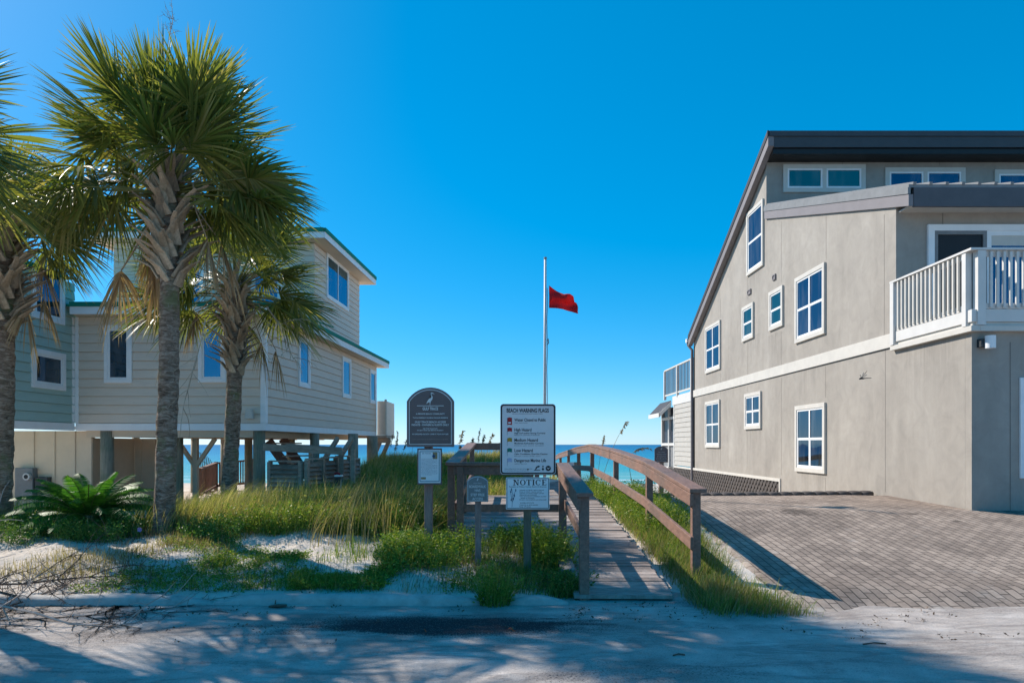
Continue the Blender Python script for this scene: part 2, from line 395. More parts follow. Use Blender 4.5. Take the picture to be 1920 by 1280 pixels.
def drive_mat():
    m, nt, bs = nodes('concrete_pavers')
    p = pos(nt)
    mp = N(nt, 'ShaderNodeMapping'); mp.inputs['Rotation'].default_value = (0, 0, R(90)); nt.links.new(p, mp.inputs[0])
    dst = N(nt, 'ShaderNodeVectorMath', operation='ADD'); nt.links.new(mp.outputs[0], dst.inputs[0])
    nn = N(nt, 'ShaderNodeTexNoise'); nn.inputs['Scale'].default_value = 1.1; nt.links.new(p, nn.inputs['Vector'])
    sv = N(nt, 'ShaderNodeVectorMath', operation='SCALE'); nt.links.new(nn.outputs['Color'], sv.inputs[0]); sv.inputs['Scale'].default_value = .05
    nt.links.new(sv.outputs[0], dst.inputs[1])
    b = N(nt, 'ShaderNodeTexBrick'); nt.links.new(dst.outputs[0], b.inputs['Vector'])
    b.inputs['Scale'].default_value = 1.0; b.inputs['Brick Width'].default_value = .20; b.inputs['Row Height'].default_value = .10
    b.inputs['Mortar Size'].default_value = .008; b.inputs['Mortar Smooth'].default_value = .3; b.offset = .5
    b.inputs['Color1'].default_value = (.40, .318, .26, 1); b.inputs['Color2'].default_value = (.27, .214, .176, 1); b.inputs['Mortar'].default_value = (.10, .08, .066, 1)
    f = noise(nt, p, 1.2, 6, .65)
    c = mix(nt, 1.0, b.outputs['Color'], ramp(nt, f, [(.32, (.66, .65, .65)), (.68, (1.25, 1.24, 1.22))]), 'MULTIPLY')
    c = mix(nt, 1.0, c, ramp(nt, noise(nt, p, 60, 4, .8), [(.3, (.75,) * 3), (.7, (1.18,) * 3)]), 'MULTIPLY')
    sp = N(nt, 'ShaderNodeSeparateXYZ'); nt.links.new(p, sp.inputs[0])
    wob = mth(nt, 'MULTIPLY', mth(nt, 'SUBTRACT', noise(nt, p, 9, 6, .8), .5), 3.4)
    st = None
    for (x, y, rx, ry) in ((4.62, 10.95, .34, .42), (6.35, 10.7, .16, .12), (6.72, 10.2, .12, .1), (6.5, 11.3, .1, .1)):   # dark ragged blotches
        a = mth(nt, 'DIVIDE', mth(nt, 'SUBTRACT', sp.outputs[0], x), rx); q = mth(nt, 'DIVIDE', mth(nt, 'SUBTRACT', sp.outputs[1], y), ry)
        e = mth(nt, 'SUBTRACT', 1.0, mth(nt, 'SQRT', mth(nt, 'ADD', mth(nt, 'MULTIPLY', a, a), mth(nt, 'MULTIPLY', q, q))))
        st = e if st is None else mth(nt, 'MAXIMUM', st, e)
    st = mth(nt, 'ADD', st, wob)
    c = mix(nt, ramp(nt, st, [(.1, (0, 0, 0)), (.6, (.7, .7, .7))]), c, (.06, .046, .038))
    sand = mth(nt, 'ADD', noise(nt, p, 2.3, 6, .7), ramp(nt, mth(nt, 'MULTIPLY', mth(nt, 'SUBTRACT', sp.outputs[0], 2.5), .5), [(0, (.25,) * 3), (.4, (0,) * 3)]))
    sand = mth(nt, 'ADD', sand, ramp(nt, mth(nt, 'SUBTRACT', sp.outputs[1], 5.9), [(.15, (.42,) * 3), (.95, (0,) * 3)]))
    c = mix(nt, ramp(nt, sand, [(.60, (0, 0, 0)), (.82, (.85, .85, .85))]), c, (.50, .45, .40))
    nt.links.new(c, bs.inputs['Base Color']); bs.inputs['Roughness'].default_value = .9; bs.inputs['Specular IOR Level'].default_value = .2
    h = mth(nt, 'ADD', mth(nt, 'MULTIPLY', b.outputs['Fac'], -1.0), mth(nt, 'MULTIPLY', noise(nt, p, 60, 4, .8), .3))
    bump(nt, bs, h, .5, .012)
    return m
def dz(X, Y):
    z = gz(X, Y, False) + .016 + fbm(X * .8, Y * .8, 55, 3) * .03 + fbm(X * 2.2, Y * 2.2, 56, 4) * .10 * ss(7.6, 6.6, Y)
    z = z - .10 * (1 - ss(2.62, 2.85, X + fbm(X * 2, Y * 2, 77) * .35)) + .0
    return z
grid_mesh('driveway', np.linspace(2.35, 16, 150), np.linspace(5.95, 13.78, 90), dz, drive_mat())

def sea_mat():
    m, nt, bs = nodes('sea_water')
    p = pos(nt); sp = N(nt, 'ShaderNodeSeparateXYZ'); nt.links.new(p, sp.inputs[0])
    d = mth(nt, 'LOGARITHM', mth(nt, 'DIVIDE', sp.outputs[1], 100), 10.0)
    mp = N(nt, 'ShaderNodeMapping'); mp.inputs['Scale'].default_value = (.02, .11, 1); nt.links.new(p, mp.inputs[0])
    w = noise(nt, mp.outputs[0], 1, 5, .65)
    mp2 = N(nt, 'ShaderNodeMapping'); mp2.inputs['Scale'].default_value = (.0022, .013, 1); nt.links.new(p, mp2.inputs[0])
    w2 = noise(nt, mp2.outputs[0], 1, 4, .6)
    dd = mth(nt, 'ADD', d, mth(nt, 'MULTIPLY', mth(nt, 'SUBTRACT', w2, .5), .45))
    dd = mth(nt, 'ADD', dd, mth(nt, 'MULTIPLY', mth(nt, 'SUBTRACT', w, .5), .12))
    c = ramp(nt, mth(nt, 'MULTIPLY', dd, .5), [(.04, (.16, .40, .36)), (.14, (.06, .33, .36)), (.30, (.025, .22, .34)), (.55, (.012, .12, .26)), (.9, (.010, .085, .21))])
    foam = mth(nt, 'MULTIPLY', mth(nt, 'SUBTRACT', mth(nt, 'SINE', mth(nt, 'ADD', mth(nt, 'MULTIPLY', sp.outputs[1], .42), mth(nt, 'MULTIPLY', w, 9))), .86), 7, clamp=True)
    near = ramp(nt, d, [(.05, (1, 1, 1)), (.22, (0, 0, 0))])
    c = mix(nt, mth(nt, 'MULTIPLY', foam, N_sep(nt, near)), c, (.8, .84, .86))
    nt.links.new(c, bs.inputs['Base Color']); bs.inputs['Roughness'].default_value = .35; bs.inputs['Specular IOR Level'].default_value = .25
    mp3 = N(nt, 'ShaderNodeMapping'); mp3.inputs['Scale'].default_value = (.25, .9, 1); nt.links.new(p, mp3.inputs[0])
    bump(nt, bs, noise(nt, mp3.outputs[0], 1.0, 6, .7), .7, .5)
    return m
grid_mesh('sea', np.concatenate([np.linspace(-40000, -900, 12), np.linspace(-800, 800, 33), np.linspace(900, 40000, 12)]),
          np.concatenate([np.linspace(108, 400, 30), np.geomspace(430, 45000, 30)]), lambda X, Y: X * 0 - 5.0, sea_mat())

# kerb: rounded concrete, half buried in sand
kb = MB()
def kerb_run(x0, x1):
    n = max(4, int((x1 - x0) / .12)); prof = [(-.085, -.10), (-.075, .065), (-.045, .10), (.03, .108), (.09, .09), (.12, -.1)]
    vs = []
    for i in range(n + 1):
        x = x0 + (x1 - x0) * i / n; k = min(1, i / 3, (n - i) / 3)
        for (a, b) in prof:
            vs.append((x, 6.86 + a * (.55 + .45 * k) + .012 * math.sin(x * 1.7) + fbm(x * 3, 0, 4) * .02, b * (.45 + .55 * k) - .012 + float(fbm(x * 1.3, 3, 8)) * .06))
    m = len(prof); fs = [(i * m + j, (i + 1) * m + j, (i + 1) * m + j + 1, i * m + j + 1) for i in range(n) for j in range(m - 1)]
    fs += [tuple(range(m)), tuple(n * m + j for j in range(m))]
    kb.add(vs, fs)
for a, b in ((-12, -8.9), (-8.88, -5.9), (-5.88, -2.95), (-2.93, -.25), (.02, .62)): kerb_run(a, b)
tag(kb.build('kerb', plain('kerb_concrete', (.50, .46, .42), .9, .12, 5, .5, 60, lo=(.33, .30, .275)), smooth=True), kind='structure')
# ------------------------------------------------------------------ building helpers
class PL:
    """a wall plane: a runs along u, z is height, out along n"""
    def __init__(s, o, u, n): s.o = Vector(o); s.u = Vector(u).normalized(); s.n = Vector(n).normalized()
    def p(s, a, z, out=0): q = s.o + s.u * a + s.n * out; return Vector((q.x, q.y, q.z + z))
def slab(mb, pl, a0, a1, z0, z1, o0, o1):
    p = pl.p(a0, z0, o0); mb.obox(p, pl.p(a1, z0, o0) - p, pl.p(a0, z1, o0) - p, pl.p(a0, z0, o1) - p)
def ring(mb, pl, a0, a1, z0, z1, t, o0, o1, head=0):
    slab(mb, pl, a0 - head, a1 + head, z1 - t, z1, o0, o1 + (.006 if head else 0)); slab(mb, pl, a0, a1, z0, z0 + t, o0, o1)
    slab(mb, pl, a0, a0 + t, z0 + t, z1 - t, o0, o1); slab(mb, pl, a1 - t, a1, z0 + t, z1 - t, o0, o1)
def window(parent, pl, a0, a1, z0, z1, cols=1, rows=1, tm='white', gm='glass', t=.09, s=.045, head=0, label=None):
    if a0 > a1: a0, a1 = a1, a0
    w = MB(); ring(w, pl, a0, a1, z0, z1, t, -.01, .055, head); w = w.build('window', MAT[tm], parent, bevel=.004)
    if label: w['label'] = label
    f = MB(); b0, b1, y0, y1 = a0 + t, a1 - t, z0 + t, z1 - t
    ring(f, pl, b0, b1, y0, y1, s, -.01, .036)
    iw = (b1 - b0 - 2 * s)
    for c in range(1, cols): slab(f, pl, b0 + s + iw * c / cols - s * .7, b0 + s + iw * c / cols + s * .7, y0 + s, y1 - s, -.01, .037)
    g = MB()
    for c in range(cols):
        x0 = b0 + s + iw * c / cols + (s * .7 if c else 0); x1 = b0 + s + iw * (c + 1) / cols - (s * .7 if c < cols - 1 else 0)
        for r in range(1, rows):
            zz = y0 + (y1 - y0) * r / rows; slab(f, pl, x0, x1, zz - s * .45, zz + s * .45, -.01, .033)
            ring(f, pl, x0, x1, y0 + s, zz - s * .45, .022, -.01, .0285)
        slab(g, pl, x0 + .002, x1 - .002, y0 + s, y1 - s, -.008, .0255)
    f.build('sash', MAT['white'], w); g.build('pane', MAT[gm], w)
    return w
def siding(parent, pl, a0, a1, z0, z1, mat, course=.205, name='wall', thick=.12):
    mb = MB(); slab(mb, pl, a0, a1, z0, z1, -thick, -.012)
    n = max(1, round((z1 - z0) / course)); h = (z1 - z0) / n
    for i in range(n):
        b = z0 + h * i; lo, hi = .024, .006
        vs = [pl.p(a, z, o) for a in (a0, a1) for (z, o) in ((b + .017, -.01), (b + .017, lo), (b + h, hi), (b + h, -.01))]
        mb.add(vs, [(0, 1, 2, 3), (7, 6, 5, 4), (1, 5, 6, 2), (0, 4, 5, 1), (2, 6, 7, 3)])
    return mb.build(name, mat, parent)

# ------------------------------------------------------------------ left house on pilings
HF = 16.2                                            # front wall distance
K = .0625                                            # the side wall leans this much in x per metre of depth
SX = lambda y: -6.75 + K * y
xc = SX(HF)                                          # front right corner
YE = 26.6
H = thing('beach_house', 'beige and sage clapboard beach house on wooden pilings with green metal roofs', 'house', (-8, HF, .1))
ZB, ZE = 1.93, 4.62                                  # floor skirt bottom, eave soffit
front = PL((0, HF, 0), (1, 0, 0), (0, -1, 0))
du = Vector((K, 1, 0)).normalized(); LS = (YE - HF) / du.y
side = PL((xc, HF, 0), du, (du.y, -du.x, 0))
wx = -10.25
wing = PL((wx, 0, 0), (0, 1, 0), (1, 0, 0))
siding(H, front, wx - .0, xc - .0, ZB + .17, ZE, MAT['beige'])
siding(H, side, 0.0, LS, ZB + .17, ZE, MAT['beige'])
siding(H, wing, 13.9, HF - .02, ZB + .17, 5.4, MAT['sage'], name='wing_wall')['label'] = 'sage green clapboard wing wall'
sk = MB()
slab(sk, front, wx + .03, xc + .022, ZB, ZB + .168, -.12, .022); slab(sk, side, -.0, LS, ZB, ZB + .168, -.12, .022); slab(sk, wing, 13.9, HF - .03, ZB, ZB + .168, -.12, .022)
sk.build('skirt_board', MAT['white'], H, bevel=.004)
cb = MB()
slab(cb, front, xc - .10, xc + .026, ZB + .17, ZE, .0, .026); slab(cb, side, .0, .11, ZB + .17, ZE, .0, .026)
cb.build('corner_board', MAT['white'], H, bevel=.003); cb = MB()
slab(cb, front, wx + .022, wx + .10, ZB + .17, ZE, .0, .024); slab(cb, wing, HF - .12, HF - .03, ZB + .17, ZE + .0, .0, .022)
cb.build('corner_board', MAT['white'], H, bevel=.003); cb = MB()
slab(cb, side, LS - .09, LS + .01, ZB + .17, ZE, .0, .024)
cb.build('corner_board', MAT['white'], H, bevel=.003)
fl = MB(); fl.add([(wx - .1, HF + .05, ZB + .03), (xc - .1, HF + .05, ZB + .03), (SX(YE) - .1, YE, ZB + .03), (wx - .1, YE, ZB + .03), (wx - .1, HF + .05, ZB + .1), (xc - .1, HF + .05, ZB + .1), (SX(YE) - .1, YE, ZB + .1), (wx - .1, YE, ZB + .1)],
       [(0, 1, 2, 3), (4, 5, 6, 7), (0, 1, 5, 4), (1, 2, 6, 5), (2, 3, 7, 6), (3, 0, 4, 7)])
for k in range(4):                                   # floor beams seen from below
    x = wx + 1 + k * 1.05; fl.box(x, x + .1, HF + .2, YE - .2, ZB - .16, ZB + .028)
fl.box(wx + .2, xc - .12, HF + .12, HF + .2 - .003, ZB - .16, ZB + .028)
fl.build('floor', MAT['soffit'], H)
bw = MB(); slab(bw, front, wx, xc - .3, ZE, ZE + .3, -9.9, -9.8); slab(bw, side, LS - .1, LS, ZB + .2, ZE, -4, -.13)
bw.build('back_wall', MAT['beige'], H)
# windows of the front, the side and the wing
def fz(y, d): return CH - (y - PY) / F * d
def fx(x, d): return (x - PX) / F * d
window(H, front, fx(197, HF), fx(249, HF), fz(718, HF), fz(610, HF), gm='glassdark', head=.03)
window(H, front, fx(373, HF), fx(425, HF), fz(717, HF), fz(607, HF), head=.03)
def sy(x):                                           # distance along the side wall at photo column x
    k = (x - PX) / F; y = -6.75 / (k - K); return (y - HF) / du.y
def swin(x0, x1, yt, yb, **kw):
    a1 = sy(x1); d = HF + a1 * du.y; return window(H, side, sy(x0), a1, fz(yb, d), fz(yt, d), t=.10, **kw)
swin(558, 579, 638, 729); swin(640, 656, 674, 748); swin(692, 703, 696, 758)
def wy(x): return wx * F / (x - PX)
window(H, wing, wy(57), wy(120), fz(733, wy(120)), fz(664, wy(120)), gm='glassdark', t=.11)
window(H, wing, wy(57), wy(118), fz(610, wy(118)), fz(500, wy(118)), gm='glassdark', t=.11)
# lower roof: eave board, sloping green metal up to the upper storey
UX = lambda y: -7.55 + K * y; UF = 21.9
EO = .36
def eave_x(y): return SX(y) + EO
lr = MB()
e0 = V(eave_x(HF - .35), HF - .36, 4.80); e1 = V(eave_x(YE + .5), YE + .55, 4.80)
t0 = V(UX(UF) - .02, UF, 5.95); t1 = V(UX(YE + .5), YE + .55, 5.28)
lw0 = V(wx - 3.5, HF - .36, 4.80); lt0 = V(wx - 3.5, UF, 5.95)
th = V(0, 0, .05)
def sheet(mb, pts, t): mb.prism(pts, t)
m0 = V(UX(UF) - .02, UF, 5.28)
sheet(lr, [e0, e1, t1, V(UX(UF) - .02, UF, 5.28)], th)
sheet(lr, [e0 + V(0, 0, .003), m0 + V(0, 0, .003), V(wx - 3.5, UF, 5.5), lw0 + V(0, 0, .003)], th)
n = 26
for i in range(n):                                    # standing seams
    a = lw0.lerp(e0, (i + .5) / n); b = V(a.x, UF, 5.5 - .22 * i / n); lr.beam(a + V(0, 0, .07), b + V(0, 0, .07), .03, .04)
for i in range(24):
    k = (i + .5) / 24; lr.beam(e0.lerp(e1, k) + V(0, 0, .07), m0.lerp(t1, k) + V(0, 0, .07), .03, .04)
lr.build('roof', MAT['greenroof'], H)
fa = MB()
fa.beam(e0 + V(.0, 0, -.09), e1 + V(.0, 0, -.09), .035, .175)
fa.beam(lw0 + V(3.62, .0, -.092), e0 + V(-.02, .0, -.092), .035, .172)
fa.build('eave_board', MAT['white'], H)
fe = MB(); fe.beam(e0 + V(.01, 0, .05), e1 + V(.01, 0, .05), .06, .11); fe.beam(lw0 + V(3.62, -.01, .05), e0 + V(-.03, -.01, .05), .06, .108); fe.build('drip_edge', MAT['greenroof'], H)
sf = MB(); sf.prism([e0 + V(-.03, .03, -.17), e1 + V(-.03, 0, -.17), V(SX(YE) - .05, YE + .5, 4.63), V(SX(HF) - .05, HF + .05, 4.63)], (0, 0, .02))
sf.prism([lw0 + V(3.62, .03, -.17), e0 + V(-.05, .03, -.168), V(xc - .05, HF + .05, 4.632), V(wx + .02, HF + .05, 4.632)], (0, 0, .02))
sf.build('soffit', MAT['soffit'], H)
# upper storey
uside = PL((UX(UF), UF, 0), du, (du.y, -du.x, 0)); UL = (YE + .5 - UF) / du.y
ufront = PL((0, UF, 0), (1, 0, 0), (0, -1, 0)); ux0 = -12.6
UE = 8.05
siding(H, uside, 0, UL, 5.0, UE, MAT['beige'], name='upper_wall'); siding(H, ufront, ux0, UX(UF), 5.0, UE, MAT['beige'], name='upper_wall')
window(H, uside, ((lambda x: (-7.55 / ((x - PX) / F - K) - UF) / du.y)(611)), ((lambda x: (-7.55 / ((x - PX) / F - K) - UF) / du.y)(652)), fz(585, 25.6), fz(507, 25.6), cols=2, t=.1)
window(H, ufront, -8.2, -7.2, 5.75, 7.5, cols=1, t=.1)
window(H, ufront, -10.9, -9.7, 5.75, 7.5, cols=1, t=.1)
ru = MB()
c = [V(UX(UF - .5) + .5, UF - .5, 8.28), V(UX(YE + 1.1) + .5, YE + 1.1, 8.28), V(ux0 - .6, YE + 1.1, 8.28), V(ux0 - .6, UF - .5, 8.28)]
r0, r1 = V(-9.2, 24.0, 9.55), V(-9.2, 25.6, 9.55)
ru.add(c + [r0, r1], [(0, 1, 5, 4), (1, 2, 5), (2, 3, 4, 5), (3, 0, 4), (3, 2, 1, 0)])
for i in range(16):
    k = (i + .5) / 16; a = c[0].lerp(c[1], k); b = a.lerp(r0.lerp(r1, k), min(k, 1 - k, .28) / .28 * .95 + .03); ru.beam(a + V(0, 0, .02), b + V(0, 0, .02), .035, .06)
for i in range(14):
    k = (i + .5) / 14; a = c[3].lerp(c[0], k); b = a.lerp(r0, min(k, 1 - k) * 1.6 * .9 + .03); ru.beam(a + V(0, 0, .02), V(a.x, b.y, b.z + .02), .035, .06)
ru.build('upper_roof', MAT['greenroof'], H)
fu = MB(); z = V(0, 0, -.115)
fu.beam(c[0] + z, c[1] + z, .04, .19); fu.beam(c[3] + z + V(0, 0, 0), c[0] + z + V(-.022, 0, 0), .04, .188)
fu.build('eave_board', MAT['white'], H)
fv = MB(); z = V(0, 0, .045); fv.beam(c[0] + z + V(.01, 0, 0), c[1] + z + V(.01, 0, 0), .07, .13); fv.beam(c[3] + z + V(0, -.01, 0), c[0] + z + V(-.03, -.01, 0), .07, .128); fv.build('drip_edge', MAT['greenroof'], H)
su = MB(); su.prism([p + V(0, 0, -.21) for p in c], (0, 0, .018)); su.build('soffit', MAT['soffit'], H)
# wing roof and downpipe
wr = MB(); wr.add([(wx + .3, 13.6, 5.42), (wx + .3, HF - .36, 5.42), (wx - 4.5, HF + .3, 5.42), (wx - 4.5, 13.6, 5.42), (wx - 2.6, 14.9, 6.3), (wx - 2.6, HF - .8, 6.3)],
       [(0, 1, 5, 4), (1, 2, 5), (2, 3, 4, 5), (3, 0, 4), (3, 2, 1, 0)])
wr.build('wing_roof', MAT['greenroof'], H)
wb = MB(); wb.box(wx - 4.3, wx - .13, 13.9, 14.0, ZB + .1, 5.4); wb.build('wing_wall', MAT['sage'], H)
# storage room of beige board and batten under the floor
st = MB(); st.box(-12.5, fx(176, 16.5), 16.45, 16.55, 0, ZB - .002); st.box(fx(176, 16.5) + .002, -9.03, 18.3, 18.4, 0, ZB - .17); st.box(fx(176, 16.5) - .1, fx(176, 16.5), 16.552, 18.3, 0, ZB - .17)
for x in (18, 62, 101, 139, 170): a = fx(x, 16.45); st.box(a - .035, a + .035, 16.425, 16.45, 0, ZB - .003)
for x in (205, 237, 264, 290): a = fx(x, 18.3); st.box(a - .03, a + .03, 18.275, 18.3, 0, ZB - .172)
st.build('storage_wall', MAT['batten'], H)
# pilings, each its own
def pile(x, y, top=ZB - .004, r=.13, lean=0):
    mb = MB(); mb.tube([(x + lean, y, -.5), (x + lean * .5, y, .7), (x, y, top)], [r * 1.05, r, r * .96], 12); return mb.build('piling', MAT['pile'], H, smooth=True)
for (px, d, r) in ((201, 16.35, .15), (486, 16.36, .145), (336, 17.2, .10), (466, 20, .115), (590, 19.8, .14), (662, 20.6, .16), (698, 25.6, .21), (545, 23, .15), (365, 22, .12), (420, 24, .12), (255, 23, .12)):
    pile(fx(px, d), d, r=r)
yb = MB(); bx = fx(367, 17.6)
yb.beam((bx, 17.6, -.3), (bx, 17.6, ZB - .17), .12, .12, (0, 1, 0)); yb.beam((bx - .02, 17.6, 1.05), (bx - .5, 17.6, ZB - .18), .09, .11, (0, 1, 0)); yb.beam((bx + .02, 17.6, 1.05), (bx + .5, 17.6, ZB - .18), .09, .11, (0, 1, 0))
yb.build('brace_post', MAT['batten'], H)
# rear deck with its panelled guard and slanted braces
dk = MB(); zx = SX(YE)
dk.box(zx - 1.2, zx + .40, YE + .02, YE + 2.0, 1.86, 1.96); dk.box(zx - .3, zx + .50, YE + .3, YE + .45, 1.66, 1.858); dk.build('deck', MAT['greywood'], H)
gd = MB(); gd.box(zx + .34, zx + .38, YE + .13, YE + 2, 1.965, 3.3); gd.box(zx + .02, zx + .34, YE + .12, YE + .15, 1.965, 3.3); gd.box(zx + .32, zx + .40, YE + .04, YE + .118, 1.963, 3.36)
gd.build('guard_panel', MAT['beige'], H)
for k in (0, .48):
    b = MB(); b.beam((zx + .42 - k * .7, YE + .38, 1.7), (zx - .35 - k * .5, YE + .38 - k, -.1), .15, .13, (0, 1, 0)); b.build('brace', MAT['greywood'], H)
# wall lamp on the front, a small box shade
lp = MB(); a = fx(463, HF); zz = fz(785, HF)
lp.prism([(a, HF - .02, zz), (a + .19, HF - .02, zz), (a + .16, HF - .02, zz + .22), (a + .03, HF - .02, zz + .22)], (0, -.14, 0)); lp.build('wall_lamp', MAT['cream'], H, bevel=.006)

# electric meter on the storage wall
EM = thing('electric_meter', 'grey electric meter box with glass dial and conduit on the beige storage wall', 'meter', P(46, 930, 16.4))
m_ = MB(); m_.box(fx(31, 16.3), fx(63, 16.3), 16.26, 16.44, fz(931, 16.3), fz(877, 16.3)); m_.build('box', MAT['metal'], EM, bevel=.01)
m_ = MB(); q = P(53, 893, 16.25); m_.tube([q, q + V(0, -.08, 0)], .085, 16); m_.build('dial', plain('dial_glass', (.5, .5, .5), .2, .1), EM)
m_ = MB(); m_.tube([q + V(0, -.081, 0), q + V(0, -.084, 0)], .05, 16); m_.build('dial_face', MAT['black'], EM)
m_ = MB(); m_.box(fx(66, 16.3), fx(90, 16.3), 16.28, 16.44, fz(920, 16.3), fz(894, 16.3)); m_.build('switch_box', MAT['darkmetal'], EM, bevel=.01)
m_ = MB(); m_.tube([(fx(29, 16.35), 16.38, -.1), (fx(29, 16.35), 16.38, fz(877, 16.3))], .03, 8); m_.build('conduit', MAT['metal'], EM)

# louvred enclosure below the house
LF = thing('louvred_fence', 'weathered grey louvred timber enclosure under the beige house', 'fence', P(580, 930, 15.6))
def louvre(p0, p1, z0, z1, n):
    p0 = Vector(p0); p1 = Vector(p1); u = (p1 - p0).normalized(); nn = V(u.y, -u.x, 0)
    f = MB()
    for q in (p0, p1): f.beam((q.x, q.y, z0 - .4), (q.x, q.y, z1), .09, .09, u)
    f.beam((p0.x, p0.y, z1 + .02), (p1.x, p1.y, z1 + .02), .11, .035)
    pn = f.build('panel', MAT['greywood'], LF)
    s = MB()
    for i in range(n):
        z = z0 + (z1 - z0 - .06) * (i + .5) / n; a = V(p0.x, p0.y, z) + u * .05; b = V(p1.x, p1.y, z) - u * .05
        s.beam(a, b, .145, .018, (nn.x * .75, nn.y * .75, .8))
    s.build('louvre', MAT['greywood'], pn)
louvre((fx(506, 15.7), 15.7, 0), (fx(564, 15.4), 15.4, 0), .15, fz(866, 15.5), 10)
A = V(fx(573, 15.4), 15.4, 0); B = V(fx(655, 17.2), 17.2, 0)
for i in range(3): louvre(A.lerp(B, i / 3) + V(.03, 0, 0), A.lerp(B, (i + 1) / 3), .1, fz(862, 15.4) + .0 + i * .02, 11)
louvre((fx(657, 17.3), 17.3, 0), (fx(672, 18.4), 18.4, 0), .1, 1.2, 10)
OB = MB()
OB.beam(P(494, 838, 15.9), P(642, 846, 15.9), .09, .16); OB.beam(P(536, 835, 16.6), P(640, 842, 16.6), .09, .10)
for x in (583, 613, 640, 662): OB.beam(P(x, 842, 16.3), P(x, 905, 16.3), .09, .09, (0, 1, 0))
OB.build('top_rail', MAT['greywood'], LF)

# stairs under the house
ST = thing('wooden_stairs', 'open wooden stairs rising under the beige house behind the louvred fence', 'stairs', P(560, 890, 19))
s_ = MB(); s_.beam(P(503, 826, 19), P(560, 905, 19), .06, .25, (0, 0, 1)); s_.build('stringer', MAT['redwood'], ST); s_ = MB(); s_.beam(P(530, 822, 19.9), P(585, 905, 19.9), .06, .25, (0, 0, 1)); s_.build('stringer', MAT['redwood'], ST)
s_ = MB(); s_.beam(P(660, 822, 20), P(606, 905, 19), .1, .2, (0, 1, 0)); s_.beam(P(633, 822, 20), P(580, 905, 19), .1, .2, (0, 1, 0)); s_.build('handrail', MAT['greywood'], ST)
s_ = MB()
for i in range(7):
    q = P(508 + i * 9, 832 + i * 12, 19); s_.obox(q, (.42, .9, 0), (.2, -.1, 0), (0, 0, .04))
s_.build('tread', MAT['greywood'], ST)
# red brown deck rail beyond the pilings
DR = thing('deck_railing', 'red brown deck railing with thin balusters seen under the beige house', 'railing', P(430, 900, 24))
p0, p1 = P(372, 880, 21), P(405, 868, 24); p2 = P(475, 862, 24.5)
s_ = MB(); s_.beam(p0, p1, .14, .06); s_.beam(p1, p2, .14, .06); s_.beam(p0 - V(0, 0, .8), p1 - V(0, 0, .8), .1, .08); s_.beam(p1 - V(0, 0, .8), p2 - V(0, 0, .8), .1, .08); s_.build('rail', MAT['redwood'], DR)
for (a, b, n) in ((p0, p1, 12), (p1, p2, 16)):
    for i in range(n):
        q = a.lerp(b, (i + .5) / n); s_ = MB(); s_.beam(q - V(0, 0, .78), q - V(0, 0, .02), .035, .035, (0, 1, 0)); s_.build('baluster', MAT['redwood'], DR)
for q in (p0, p1, p2):
    s_ = MB(); s_.beam(q - V(0, 0, 1.5), q + V(0, 0, .05), .1, .1, (0, 1, 0)); s_.build('post', MAT['redwood'], DR)
SFN = thing('sand_fence', 'curved line of dark sand fence slats before the sea under the house', 'fence', P(385, 880, 30))
for i in range(10):
    q = P(371 + i * 2.9, 852 + i * i * .22, 30); s_ = MB(); s_.beam(q - V(.12, 0, .8), q + V(0, 0, .12), .03, .02, (0, 1, 0)); s_.build('slat', MAT['darkmetal'], SFN)
s_ = MB(); s_.tube([P(368, 862, 30), P(384, 866, 30), P(399, 878, 30)], .012, 5); s_.build('wire', MAT['darkmetal'], SFN)
# little pump post and teal dome
PU = thing('water_pump', 'small white pump with red handle and dark body in front of louvred fence', 'pump', P(632, 930, 14.8))
s_ = MB(); s_.box(*[fx(v, 14.8) for v in (628, 638)], 14.75, 14.9, .2, fz(899, 14.8)); s_.build('post', MAT['cream'], PU)
s_ = MB(); s_.tube([P(632, 910, 14.7), P(632, 893, 14.7)], [.07, .085], 12); s_.build('body', MAT['darkmetal'], PU)
s_ = MB(); s_.box(fx(628, 14.7), fx(641, 14.7), 14.64, 14.8, fz(893, 14.7), fz(890, 14.7)); s_.build('cap', MAT['white'], PU)
s_ = MB(); s_.tube([P(627, 888, 14.7), P(632, 886, 14.7), P(638, 889, 14.7)], .022, 8); s_.build('handle', MAT['red'], PU)
DM = MB(); q = P(676, 944, 13.0); prof = [(.20, -.45), (.21, .0), (.19, .09), (.13, .155), (.05, .18), (.001, .185)]
DM.tube([q + V(0, 0, b) for a, b in prof], [a for a, b in prof], 20)
for z in (-.05, .06): DM.tube([q + V(0, 0, z), q + V(0, 0, z + .02)], .222 - max(0, z) * .3, 20)
tag(DM.build('standpipe_cap', MAT['teal'], smooth=True), 'teal ribbed domed cap standing in tall grass beside the beige house', 'cap')
# ------------------------------------------------------------------ right stucco house
WX = 7.494
def ry(x): return WX * F / (x - PX)
Y1, Y2, Y3, Y4 = 11.0, 13.14, 19.7, 27.35            # lower front, recessed upper front, clerestory, far end
RX = 17.5
SH = thing('stucco_house', 'large grey beige stucco house with dark shed roofs, balcony and paired windows', 'house', (WX + 3, Y1, .5))
rw = PL((WX, 0, 0), (0, 1, 0), (-1, 0, 0))            # a = world y
lf = PL((WX, Y1, 0), (1, 0, 0), (0, -1, 0)); uf = PL((WX, Y2, 0), (1, 0, 0), (0, -1, 0)); cf = PL((WX, Y3, 0), (1, 0, 0), (0, -1, 0))
T = .16
b = MB()
b.box(WX, WX + T, Y1 + T, Y2, -.6, 3.5); 
zr = lambda y: 6.02 + (y - 12.67) * .2957             # underside of the middle roof along the side
zu = lambda y: 10.02 - (y - 19.15) * .5256             # underside of the upper roof along the side
